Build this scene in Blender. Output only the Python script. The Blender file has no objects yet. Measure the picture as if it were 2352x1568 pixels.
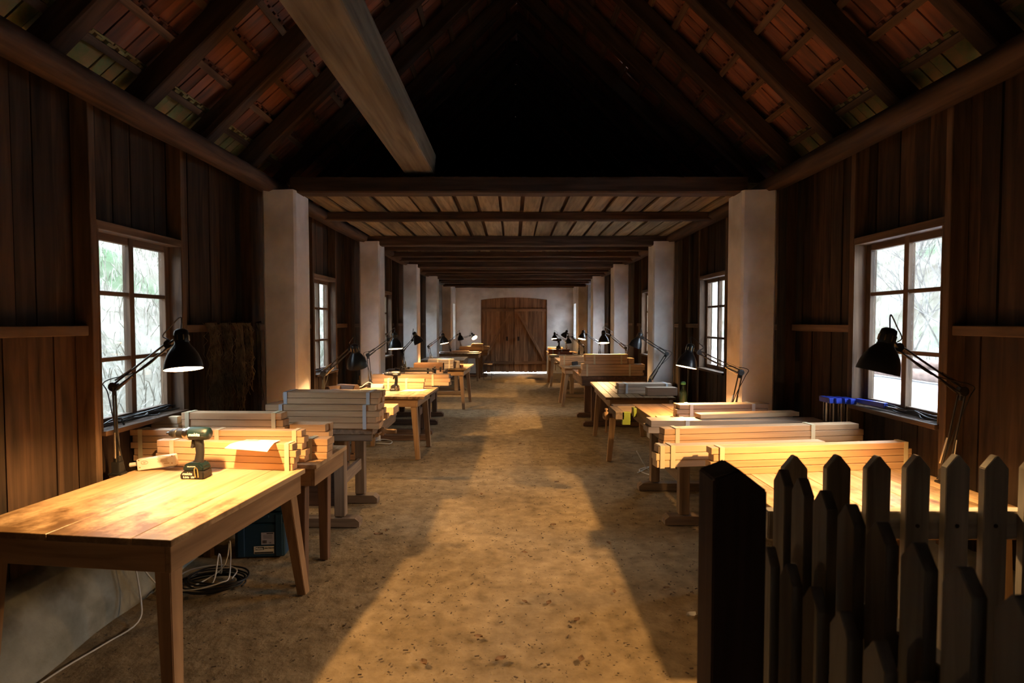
import bpy, bmesh, math, random
from mathutils import Vector, Matrix, noise
R = random.Random(7)
PI = math.pi
scene = bpy.context.scene
COL = scene.collection

# ------------------------------------------------------------------ camera, world, exposure
CAMH = 1.65
cam_d = bpy.data.cameras.new('camera')
cam_d.sensor_width = 36.0
cam_d.lens = 19.35
cam_d.clip_start = 0.05
cam_d.clip_end = 300
cam_d.dof.use_dof = True
cam_d.dof.focus_distance = 5.0
cam_d.dof.aperture_fstop = 3.2
cam = bpy.data.objects.new('camera', cam_d)
cam.location = (0, 0, CAMH)
cam.rotation_euler = (PI / 2 - math.atan(44 / 1264), 0, math.atan(2 / 1264))
COL.objects.link(cam)
scene.camera = cam
scene.view_settings.view_transform = 'Standard'
scene.view_settings.look = 'None'
scene.view_settings.gamma = 1
scene.view_settings.use_curve_mapping = False
scene.view_settings.exposure = 0.0

SKY = 28.0
world = bpy.data.worlds.new('overcast_sky')
scene.world = world
world.use_nodes = True
wn = world.node_tree
for n in list(wn.nodes): wn.nodes.remove(n)
w_o = wn.nodes.new('ShaderNodeOutputWorld'); w_b = wn.nodes.new('ShaderNodeBackground')
w_tc = wn.nodes.new('ShaderNodeTexCoord'); w_sep = wn.nodes.new('ShaderNodeSeparateXYZ'); w_r = wn.nodes.new('ShaderNodeValToRGB')
wn.links.new(w_tc.outputs['Generated'], w_sep.inputs[0]); wn.links.new(w_sep.outputs['Z'], w_r.inputs[0])
w_r.color_ramp.elements[0].color = (0.80, 0.88, 1.0, 1); w_r.color_ramp.elements[0].position = 0.0
w_r.color_ramp.elements[1].color = (0.66, 0.80, 1.0, 1); w_r.color_ramp.elements[1].position = 1.0
wn.links.new(w_r.outputs[0], w_b.inputs[0]); w_b.inputs[1].default_value = SKY
wn.links.new(w_b.outputs[0], w_o.inputs[0])

def portal(name, loc, rot, sx, sy):
    l = bpy.data.lights.new(name, 'AREA'); l.shape = 'RECTANGLE'; l.size = sx; l.size_y = sy
    l.cycles.is_portal = True
    o = bpy.data.objects.new(name, l); o.location = loc; o.rotation_euler = rot; COL.objects.link(o)

BULB_W = 105.0
BULB_C = (1.0, 0.57, 0.215)

# ------------------------------------------------------------------ key planes of the building
XL, XLP = -2.30, -2.40       # left wall: stud face, plank face
XR, XRP = 2.40, 2.50
PLI, PLO = -1.845, -2.13     # left pillars inner / outer
PRI, PRO = 1.945, 2.24
PY = [4.70, 7.64, 10.67, 13.46, 16.49]
YB, YE = -1.6, 17.80
WIN_L = [(3.06, 3.84), (6.39, 7.16), (9.63, 10.45), (12.55, 13.3)]
WIN_R = [(3.09, 3.90), (6.25, 7.10), (9.45, 10.28), (12.4, 13.2)]
SILL_L, SILL_R = 1.04, 1.073
HEAD_L, HEAD_R = 2.17, 2.19
RZ, RX_L, RX_R, RS = 2.985, -2.40, 2.50, 0.966    # roof plane: z = RZ + RS*(X-RX_L)
RIDX = 0.05

# ------------------------------------------------------------------ materials
def nt(name):
    m = bpy.data.materials.new(name); m.use_nodes = True
    t = m.node_tree; b = t.nodes['Principled BSDF']
    return m, t, b
def ramp(t, cols, pos):
    r = t.nodes.new('ShaderNodeValToRGB'); e = r.color_ramp.elements
    while len(e) < len(cols): e.new(0.5)
    for i, (c, p) in enumerate(zip(cols, pos)): e[i].position = p; e[i].color = (*c, 1)
    return r
def math_n(t, op, a, b=None, c=None):
    n = t.nodes.new('ShaderNodeMath'); n.operation = op
    for i, v in enumerate((a, b, c)):
        if v is None: continue
        if isinstance(v, (int, float)): n.inputs[i].default_value = v
        else: t.links.new(v, n.inputs[i])
    return n.outputs[0]
def mixc(t, mode, f, a, b):
    n = t.nodes.new('ShaderNodeMix'); n.data_type = 'RGBA'; n.blend_type = mode
    for i, v in ((0, f), (6, a), (7, b)):
        if isinstance(v, (int, float)): n.inputs[i].default_value = v
        elif isinstance(v, tuple): n.inputs[i].default_value = (*v, 1)
        else: t.links.new(v, n.inputs[i])
    return n.outputs[2]
_mc = {}
def wood(key, dark, light, axis='X', rough=0.65, vary=0.3, knots=0.0, stain=None, bump=0.25, freq=1.0, spec=0.3):
    k = (key, axis)
    if k in _mc: return _mc[k]
    m, t, b = nt(key + '_' + axis)
    tc = t.nodes.new('ShaderNodeTexCoord'); oi = t.nodes.new('ShaderNodeObjectInfo')
    mp = t.nodes.new('ShaderNodeMapping')
    s = {'X': (1.6, 22, 22), 'Y': (22, 1.6, 22), 'Z': (22, 22, 1.6)}[axis]
    mp.inputs['Scale'].default_value = tuple(v * freq for v in s)
    t.links.new(tc.outputs['Object'], mp.inputs[0])
    n1 = t.nodes.new('ShaderNodeTexNoise'); n1.noise_dimensions = '4D'
    n1.inputs['Scale'].default_value = 1.0; n1.inputs['Detail'].default_value = 5; n1.inputs['Distortion'].default_value = 0.7
    t.links.new(mp.outputs[0], n1.inputs['Vector'])
    w = math_n(t, 'MULTIPLY', oi.outputs['Random'], 60.0); t.links.new(w, n1.inputs['W'])
    r = ramp(t, [dark, light], [0.32, 0.66]); t.links.new(n1.outputs[0], r.inputs[0])
    col = r.outputs[0]
    # slow colour drift along the board
    mp2 = t.nodes.new('ShaderNodeMapping'); mp2.inputs['Scale'].default_value = {'X': (1, 4, 4), 'Y': (4, 1, 4), 'Z': (4, 4, 1)}[axis]
    t.links.new(tc.outputs['Object'], mp2.inputs[0])
    n2 = t.nodes.new('ShaderNodeTexNoise'); n2.noise_dimensions = '4D'; n2.inputs['Scale'].default_value = 1.3; n2.inputs['Detail'].default_value = 3
    t.links.new(mp2.outputs[0], n2.inputs['Vector']); t.links.new(w, n2.inputs['W'])
    v = math_n(t, 'MULTIPLY_ADD', n2.outputs[0], 0.9, 0.55)
    v2 = math_n(t, 'MULTIPLY_ADD', oi.outputs['Random'], 2 * vary, 1 - vary)
    vv = math_n(t, 'MULTIPLY', v, v2)
    hs = t.nodes.new('ShaderNodeHueSaturation'); t.links.new(col, hs.inputs['Color']); t.links.new(vv, hs.inputs['Value'])
    col = hs.outputs[0]
    if knots:
        mp3 = t.nodes.new('ShaderNodeMapping'); mp3.inputs['Scale'].default_value = {'X': (2.2, 7, 7), 'Y': (7, 2.2, 7), 'Z': (7, 7, 2.2)}[axis]
        t.links.new(tc.outputs['Object'], mp3.inputs[0])
        vo = t.nodes.new('ShaderNodeTexVoronoi'); vo.voronoi_dimensions = '4D'; vo.inputs['Scale'].default_value = 0.55
        t.links.new(mp3.outputs[0], vo.inputs['Vector']); t.links.new(w, vo.inputs['W'])
        rk = ramp(t, [(1, 1, 1), (0, 0, 0)], [0.10, 0.22]); t.links.new(vo.outputs['Distance'], rk.inputs[0])
        col = mixc(t, 'MULTIPLY', math_n(t, 'MULTIPLY', rk.outputs[0], knots), col, (0.32, 0.2, 0.12))
    if stain:
        ns = t.nodes.new('ShaderNodeTexNoise'); ns.inputs['Scale'].default_value = 6.5; ns.inputs['Detail'].default_value = 11; ns.inputs['Roughness'].default_value = 0.7
        t.links.new(tc.outputs['Object'], ns.inputs['Vector'])
        sp = t.nodes.new('ShaderNodeSeparateXYZ'); t.links.new(tc.outputs['Object'], sp.inputs[0])
        g = math_n(t, 'MULTIPLY_ADD', sp.outputs['Y'], -stain, 0.02)       # grime worn into one end
        q = math_n(t, 'ADD', ns.outputs[0], g)
        rs = ramp(t, [(0, 0, 0), (1, 1, 1)], [0.54, 0.80]); t.links.new(q, rs.inputs[0])
        col = mixc(t, 'MULTIPLY', rs.outputs[0], col, (0.26, 0.22, 0.17))
    t.links.new(col, b.inputs['Base Color'])
    b.inputs['Roughness'].default_value = rough; b.inputs['Specular IOR Level'].default_value = spec
    bp = t.nodes.new('ShaderNodeBump'); bp.inputs['Strength'].default_value = bump; bp.inputs['Distance'].default_value = 0.004
    t.links.new(n1.outputs[0], bp.inputs['Height']); t.links.new(bp.outputs[0], b.inputs['Normal'])
    _mc[k] = m; return m
def plain(name, col, rough=0.5, metal=0.0, emit=None, spec=0.5, noise_=0.0):
    if name in _mc: return _mc[name]
    m, t, b = nt(name)
    b.inputs['Base Color'].default_value = (*col, 1); b.inputs['Roughness'].default_value = rough; b.inputs['Metallic'].default_value = metal
    b.inputs['Specular IOR Level'].default_value = spec
    if emit: b.inputs['Emission Color'].default_value = (*emit[0], 1); b.inputs['Emission Strength'].default_value = emit[1]
    if noise_:
        n = t.nodes.new('ShaderNodeTexNoise'); n.inputs['Scale'].default_value = 14; n.inputs['Detail'].default_value = 5
        tc = t.nodes.new('ShaderNodeTexCoord'); t.links.new(tc.outputs['Object'], n.inputs['Vector'])
        r = ramp(t, [tuple(c * (1 - noise_) for c in col), tuple(min(1, c * (1 + noise_)) for c in col)], [0.3, 0.7])
        t.links.new(n.outputs[0], r.inputs[0]); t.links.new(r.outputs[0], b.inputs['Base Color'])
    _mc[name] = m; return m
def rough_mat(name, cols, pos, scale, bump, bdist, rough=0.95, coord='Object', detail=8, scale2=None, dirt=None):
    m, t, b = nt(name)
    tc = t.nodes.new('ShaderNodeTexCoord')
    n = t.nodes.new('ShaderNodeTexNoise'); n.inputs['Scale'].default_value = scale; n.inputs['Detail'].default_value = detail; n.inputs['Roughness'].default_value = 0.6
    t.links.new(tc.outputs[coord], n.inputs['Vector'])
    r = ramp(t, cols, pos); t.links.new(n.outputs[0], r.inputs[0]); col = r.outputs[0]
    h = n.outputs[0]
    if scale2:
        n2 = t.nodes.new('ShaderNodeTexNoise'); n2.inputs['Scale'].default_value = scale2; n2.inputs['Detail'].default_value = 6
        t.links.new(tc.outputs[coord], n2.inputs['Vector'])
        r2 = ramp(t, [(0.62, 0.6, 0.58), (1, 1, 1), (1.0, 0.98, 0.94)], [0.30, 0.48, 0.8]); t.links.new(n2.outputs[0], r2.inputs[0])
        col = mixc(t, 'MULTIPLY', 0.9, col, r2.outputs[0]); h = math_n(t, 'ADD', h, n2.outputs[0])
    if dirt:
        n3 = t.nodes.new('ShaderNodeTexNoise'); n3.inputs['Scale'].default_value = dirt[0]; n3.inputs['Detail'].default_value = 9
        t.links.new(tc.outputs[coord], n3.inputs['Vector'])
        r3 = ramp(t, [(0, 0, 0), (1, 1, 1)], dirt[2]); t.links.new(n3.outputs[0], r3.inputs[0])
        col = mixc(t, 'MIX', r3.outputs[0], col, dirt[1])
    t.links.new(col, b.inputs['Base Color']); b.inputs['Roughness'].default_value = rough; b.inputs['Specular IOR Level'].default_value = 0.15
    bp = t.nodes.new('ShaderNodeBump'); bp.inputs['Strength'].default_value = bump; bp.inputs['Distance'].default_value = bdist
    t.links.new(h, bp.inputs['Height']); t.links.new(bp.outputs[0], b.inputs['Normal'])
    return m

def W_wall(a): return wood('wall_wood', (0.019, 0.0105, 0.006), (0.078, 0.043, 0.0235), a, 0.75, 0.42, 0.85, bump=0.5)
def W_frame(a): return wood('frame_wood', (0.058, 0.033, 0.019), (0.17, 0.104, 0.062), a, 0.7, 0.25, 0.6, bump=0.5)
def W_beam(a): return wood('beam_wood', (0.027, 0.0145, 0.009), (0.083, 0.047, 0.029), a, 0.8, 0.2, 0.5, bump=0.6)
def W_grey(a): return wood('grey_timber', (0.10, 0.078, 0.05), (0.20, 0.165, 0.115), a, 0.8, 0.12, 0.5, bump=0.4)
def W_ceil(a): return wood('ceiling_boards', (0.12, 0.088, 0.05), (0.28, 0.215, 0.125), a, 0.8, 0.28, 0.6, bump=0.3)
def W_table(a): return wood('table_pine', (0.40, 0.245, 0.125), (0.66, 0.46, 0.27), a, 0.42, 0.10, 0.7, stain=0.5, bump=0.12)
def W_leg(a): return wood('leg_pine', (0.22, 0.125, 0.062), (0.38, 0.23, 0.12), a, 0.6, 0.15, 0.5, bump=0.2)
def W_fresh(a): return wood('fresh_timber', (0.56, 0.33, 0.17), (0.72, 0.47, 0.27), a, 0.5, 0.10, 0.25, bump=0.08)
def W_pale(a): return wood('pale_timber', (0.62, 0.44, 0.26), (0.76, 0.58, 0.38), a, 0.5, 0.06, 0.0, bump=0.06)
def W_greyfresh(a): return wood('oak_timber', (0.34, 0.25, 0.18), (0.52, 0.41, 0.31), a, 0.5, 0.14, 0.3, bump=0.1)
def W_red(a): return wood('red_timber', (0.22, 0.07, 0.04), (0.36, 0.13, 0.08), a, 0.5, 0.14, 0.0, bump=0.1)
def W_bench(a): return wood('bench_wood', (0.13, 0.09, 0.06), (0.27, 0.19, 0.13), a, 0.7, 0.25, 0.5, bump=0.4)
def W_dbench(a): return wood('dark_bench_wood', (0.07, 0.038, 0.022), (0.18, 0.10, 0.06), a, 0.7, 0.25, 0.4, bump=0.4)
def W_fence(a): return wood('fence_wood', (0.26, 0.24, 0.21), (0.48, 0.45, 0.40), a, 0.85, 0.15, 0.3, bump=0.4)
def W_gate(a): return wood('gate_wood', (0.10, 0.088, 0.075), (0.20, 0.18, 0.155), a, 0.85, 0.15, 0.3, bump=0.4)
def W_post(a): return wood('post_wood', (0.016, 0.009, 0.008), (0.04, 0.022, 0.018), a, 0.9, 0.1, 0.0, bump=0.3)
M_plaster = rough_mat('white_plaster', [(0.72, 0.70, 0.68), (0.84, 0.83, 0.81)], [0.3, 0.7], 5.0, 0.25, 0.01, scale2=1.3)
M_plinth = rough_mat('rough_plinth', [(0.22, 0.22, 0.18), (0.38, 0.37, 0.31)], [0.3, 0.7], 6.0, 0.8, 0.02, dirt=(2.2, (0.10, 0.09, 0.07), [0.52, 0.66]))
M_floor = rough_mat('earth_floor', [(0.19, 0.138, 0.078), (0.41, 0.31, 0.185)], [0.28, 0.72], 9.0, 1.0, 0.02, coord='Object', detail=14, scale2=1.1, dirt=(46.0, (0.10, 0.075, 0.05), [0.64, 0.70]))
def tile_mat():
    m, t, b = nt('clay_tile'); oi = t.nodes.new('ShaderNodeObjectInfo'); tc = t.nodes.new('ShaderNodeTexCoord')
    n = t.nodes.new('ShaderNodeTexNoise'); n.noise_dimensions = '4D'; n.inputs['Scale'].default_value = 5; n.inputs['Detail'].default_value = 6
    mp = t.nodes.new('ShaderNodeMapping'); mp.inputs['Scale'].default_value = (0.5, 3, 1); t.links.new(tc.outputs['Object'], mp.inputs[0]); t.links.new(mp.outputs[0], n.inputs['Vector'])
    t.links.new(math_n(t, 'MULTIPLY', oi.outputs['Random'], 40), n.inputs['W'])
    r = ramp(t, [(0.09, 0.055, 0.045), (0.27, 0.095, 0.05), (0.26, 0.14, 0.10)], [0.3, 0.55, 0.75]); t.links.new(n.outputs[0], r.inputs[0])
    hs = t.nodes.new('ShaderNodeHueSaturation'); t.links.new(r.outputs[0], hs.inputs['Color']); t.links.new(math_n(t, 'MULTIPLY_ADD', oi.outputs['Random'], 0.8, 0.6), hs.inputs['Value'])
    t.links.new(hs.outputs[0], b.inputs['Base Color']); b.inputs['Roughness'].default_value = 0.85
    return m
M_tile = tile_mat()
M_eave_daylit = rough_mat('daylit_eave_tile', [(0.17, 0.23, 0.09), (0.38, 0.24, 0.11)], [0.35, 0.65], 9.0, 0.5, 0.01)  # greenish daylight under the eaves, put into the tile colour
M_black = plain('black_enamel', (0.012, 0.013, 0.014), 0.32)
M_blackpl = plain('black_plastic', (0.014, 0.014, 0.015), 0.5)
M_white = plain('white_enamel', (0.85, 0.83, 0.78), 0.5)
M_whitepl = plain('white_plastic', (0.78, 0.76, 0.70), 0.45)
M_steel = plain('steel', (0.62, 0.60, 0.56), 0.25, 1.0)
M_dsteel = plain('dark_steel', (0.10, 0.10, 0.10), 0.4, 0.8)
M_brass = plain('brass', (0.75, 0.58, 0.30), 0.3, 1.0)
M_teal = plain('teal_plastic', (0.0, 0.013, 0.016), 0.5)
M_box = plain('toolbox_blue', (0.010, 0.045, 0.095), 0.45)
M_boxg = plain('toolbox_green', (0.02, 0.045, 0.035), 0.5)
M_blue = plain('clamp_blue', (0.02, 0.05, 0.42), 0.35)
M_green = plain('vise_green', (0.14, 0.17, 0.02), 0.5)
M_paper = plain('paper', (0.82, 0.80, 0.74), 0.8)
M_tape = plain('paper_tape', (0.74, 0.64, 0.42), 0.55)
M_tapeg = plain('grey_tape', (0.60, 0.64, 0.68), 0.35)
M_ink = plain('ink', (0.02, 0.02, 0.02), 0.7)
M_inkb = plain('brown_ink', (0.36, 0.20, 0.08), 0.7)
M_lett = plain('white_lettering', (0.8, 0.82, 0.8), 0.5)
M_label = plain('label_grey', (0.42, 0.42, 0.55), 0.6)
M_wcord = plain('white_cord', (0.62, 0.60, 0.55), 0.45)
M_bottle = plain('green_glass', (0.015, 0.03, 0.02), 0.1)
M_twine = plain('twine', (0.15, 0.115, 0.075), 0.95, noise_=0.4)
M_twine2 = plain('pale_twine', (0.25, 0.19, 0.12), 0.95, noise_=0.4)
M_rust = plain('rusty_iron', (0.05, 0.03, 0.02), 0.7, 0.5)
M_leaf = plain('dry_leaf', (0.20, 0.11, 0.05), 0.8, noise_=0.4)
M_chip = plain('wood_chips', (0.09, 0.06, 0.035), 0.9, noise_=0.5)
M_bulb = plain('lit_bulb', (1, 1, 1), 0.3, emit=((1.0, 0.78, 0.45), 25.0))
M_bulboff = plain('unlit_bulb', (0.75, 0.75, 0.72), 0.2)
M_hill = rough_mat('hill_ground', [(0.075, 0.06, 0.042), (0.17, 0.155, 0.12), (0.30, 0.285, 0.24)], [0.3, 0.5, 0.7], 1.2, 0.8, 0.05, detail=12, dirt=(0.5, (0.06, 0.12, 0.05), [0.56, 0.7]))
M_straw = plain('dry_grass', (0.28, 0.26, 0.215), 0.9, noise_=0.35)
M_snow = plain('white_ledge', (0.75, 0.77, 0.80), 0.8)
M_twig = plain('bare_twigs', (0.16, 0.145, 0.13), 0.9, noise_=0.4)
M_log = plain('log_bark', (0.20, 0.13, 0.10), 0.9, noise_=0.4)
M_green2 = plain('conifer_green', (0.05, 0.13, 0.07), 0.9, noise_=0.4)
def glass_mat():
    m, t, b = nt('window_glass'); t.nodes.remove(b); o = t.nodes['Material Output']
    tr = t.nodes.new('ShaderNodeBsdfTransparent'); gl = t.nodes.new('ShaderNodeBsdfGlossy'); gl.inputs['Roughness'].default_value = 0.02
    tr.inputs[0].default_value = (0.95, 0.97, 0.96, 1)
    fr = t.nodes.new('ShaderNodeFresnel'); fr.inputs[0].default_value = 1.45
    mx = t.nodes.new('ShaderNodeMixShader'); t.links.new(math_n(t, 'MULTIPLY', fr.outputs[0], 0.6), mx.inputs[0])
    t.links.new(tr.outputs[0], mx.inputs[1]); t.links.new(gl.outputs[0], mx.inputs[2]); t.links.new(mx.outputs[0], o.inputs[0])
    return m
M_glass = glass_mat()

# ------------------------------------------------------------------ object helpers
def props(o, label=None, cat=None, group=None, kind=None, category=None):
    cat = cat or category
    if label: o['label'] = label
    if cat: o['category'] = cat
    if group: o['group'] = group
    if kind: o['kind'] = kind
    return o
def empty(name, loc, rz=0.0, **k):
    o = bpy.data.objects.new(name, None); o.location = loc; o.rotation_euler = (0, 0, rz); o.empty_display_size = 0.05
    COL.objects.link(o); return props(o, **k)
_mesh_cache = {}
def box_mesh(size, mat, bev):
    k = (tuple(round(s, 3) for s in size), mat.name, bev)
    if k in _mesh_cache: return _mesh_cache[k]
    x, y, z = [s / 2 for s in size]
    me = bpy.data.meshes.new('block')
    if not bev:
        v = [(sx * x, sy * y, sz * z) for sx in (-1, 1) for sy in (-1, 1) for sz in (-1, 1)]
        f = [(0, 1, 3, 2), (4, 6, 7, 5), (0, 4, 5, 1), (2, 3, 7, 6), (0, 2, 6, 4), (1, 5, 7, 3)]
        me.from_pydata(v, [], f)
    else:
        bm = bmesh.new(); bmesh.ops.create_cube(bm, size=1.0)
        for v in bm.verts: v.co = Vector((v.co.x * 2 * x, v.co.y * 2 * y, v.co.z * 2 * z))
        bmesh.ops.bevel(bm, geom=bm.edges[:], offset=bev, segments=1, affect='EDGES')
        bm.to_mesh(me); bm.free()
    me.materials.append(mat); _mesh_cache[k] = me; return me
def box(name, c, size, mat, parent=None, rot=None, bev=0, **k):
    o = bpy.data.objects.new(name, box_mesh(size, mat, bev)); o.location = c
    if rot: o.rotation_euler = rot
    if parent: o.parent = parent
    COL.objects.link(o); return props(o, **k)
class MB:
    def __init__(s): s.v = []; s.f = []
    def add(s, v, f):
        n = len(s.v); s.v += [tuple(p) for p in v]; s.f += [tuple(i + n for i in q) for q in f]; return s
    def box(s, c, size, M=None):
        x, y, z = [q / 2 for q in size]; c = Vector(c)
        v = [Vector((sx * x, sy * y, sz * z)) for sx in (-1, 1) for sy in (-1, 1) for sz in (-1, 1)]
        if M: v = [M @ p for p in v]
        return s.add([p + c for p in v], [(0, 1, 3, 2), (4, 6, 7, 5), (0, 4, 5, 1), (2, 3, 7, 6), (0, 2, 6, 4), (1, 5, 7, 3)])
    def tube(s, pts, r, n=6, cap=True):
        pts = [Vector(p) for p in pts]; rs = r if isinstance(r, (list, tuple)) else [r] * len(pts)
        up = None; V = []; F = []
        for i, p in enumerate(pts):
            d = (pts[min(i + 1, len(pts) - 1)] - pts[max(i - 1, 0)])
            d = d.normalized() if d.length > 1e-9 else Vector((0, 0, 1))
            if up is None: up = d.orthogonal().normalized()
            a = (up - d * up.dot(d)); a = a.normalized() if a.length > 1e-6 else d.orthogonal().normalized()
            up = a; b = d.cross(a)
            V += [p + (a * math.cos(2 * PI * k / n) + b * math.sin(2 * PI * k / n)) * rs[i] for k in range(n)]
        for i in range(len(pts) - 1):
            for k in range(n): F.append((i * n + k, i * n + (k + 1) % n, (i + 1) * n + (k + 1) % n, (i + 1) * n + k))
        if cap: F.append(tuple(range(n))[::-1]); F.append(tuple(range((len(pts) - 1) * n, len(pts) * n)))
        return s.add(V, F)
    def lathe(s, prof, M, n=20, capb=False, capt=False):
        V = [M @ Vector((r * math.cos(2 * PI * k / n), r * math.sin(2 * PI * k / n), z)) for r, z in prof for k in range(n)]
        F = [(i * n + k, i * n + (k + 1) % n, (i + 1) * n + (k + 1) % n, (i + 1) * n + k) for i in range(len(prof) - 1) for k in range(n)]
        if capb: F.append(tuple(range(n))[::-1])
        if capt: F.append(tuple(range((len(prof) - 1) * n, len(prof) * n)))
        return s.add(V, F)
    def prism(s, poly, axis, a, b, M=None):
        # poly: 2D points; extruded along axis from a to b
        def P(u, v, w): return {'X': (w, u, v), 'Y': (u, w, v), 'Z': (u, v, w)}[axis]
        n = len(poly); V = [Vector(P(u, v, a)) for u, v in poly] + [Vector(P(u, v, b)) for u, v in poly]
        if M: V = [M @ p for p in V]
        F = [tuple(range(n))[::-1], tuple(range(n, 2 * n))] + [(i, (i + 1) % n, n + (i + 1) % n, n + i) for i in range(n)]
        return s.add(V, F)
def emit(name, mb, mat, root=None, smooth=False, local=False, fix=True, bevel=0, **k):
    """mb in world coordinates (root unrotated) or, with local=True, in the root's own frame"""
    vs = [Vector(p) for p in mb.v]
    c = sum(vs, Vector()) / len(vs)
    me = bpy.data.meshes.new(name); me.from_pydata([p - c for p in vs], [], mb.f)
    if fix:
        bm = bmesh.new(); bm.from_mesh(me)
        if bevel: bmesh.ops.bevel(bm, geom=bm.edges[:], offset=bevel, segments=2, affect='EDGES', clamp_overlap=True)
        bmesh.ops.recalc_face_normals(bm, faces=bm.faces[:]); bm.to_mesh(me); bm.free()
    if smooth: me.polygons.foreach_set('use_smooth', [True] * len(me.polygons))
    me.materials.append(mat)
    o = bpy.data.objects.new(name, me)
    o.location = c - (root.location if (root and not local) else Vector())
    if root: o.parent = root
    COL.objects.link(o); return props(o, **k)
def text(name, s, size, loc, rot, mat, parent, local_loc=True, shear=0.0, extr=0.0004, align='LEFT', bold=0.0):
    c = bpy.data.curves.new(name, 'FONT'); c.body = s; c.size = size; c.extrude = extr; c.shear = shear; c.align_x = align; c.offset = bold; c.resolution_u = 3
    o = bpy.data.objects.new(name, c); COL.objects.link(o)
    me = bpy.data.meshes.new_from_object(o.evaluated_get(bpy.context.evaluated_depsgraph_get()))
    bpy.data.objects.remove(o); me.materials.clear(); me.materials.append(mat)
    o = bpy.data.objects.new(name, me); o.location = loc; o.rotation_euler = rot; o.parent = parent; COL.objects.link(o); return o
def under(child, par):
    child.location = Vector(child.location) - Vector(par.location); child.parent = par; return child
def spline(pts, n=8):
    pts = [Vector(p) for p in pts]; out = []
    for i in range(len(pts) - 1):
        p0, p1, p2, p3 = pts[max(i - 1, 0)], pts[i], pts[i + 1], pts[min(i + 2, len(pts) - 1)]
        for k in range(n):
            t = k / n
            out.append(0.5 * ((2 * p1) + (p2 - p0) * t + (2 * p0 - 5 * p1 + 4 * p2 - p3) * t * t + (3 * p1 - p0 - 3 * p2 + p3) * t ** 3))
    out.append(pts[-1]); return out

# ================================================================== THE SETTING
# ---- floor
def make_floor():
    nx, ny = 60, 200; V = []; F = []
    for j in range(ny + 1):
        for i in range(nx + 1):
            x = -2.6 + 5.3 * i / nx; y = YB - 0.2 + (YE + 0.6 - YB) * j / ny
            z = (noise.noise(Vector((x * 1.7, y * 1.7, 0))) * 0.010 + noise.noise(Vector((x * 6, y * 6, 3))) * 0.004) - 0.008
            V.append((x, y, z))
    for j in range(ny):
        for i in range(nx):
            a = j * (nx + 1) + i; F.append((a, a + 1, a + nx + 2, a + nx + 1))
    me = bpy.data.meshes.new('floor'); me.from_pydata(V, [], F); me.materials.append(M_floor)
    me.polygons.foreach_set('use_smooth', [True] * len(me.polygons))
    o = bpy.data.objects.new('floor', me); COL.objects.link(o); props(o, kind='structure')
make_floor()

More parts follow.
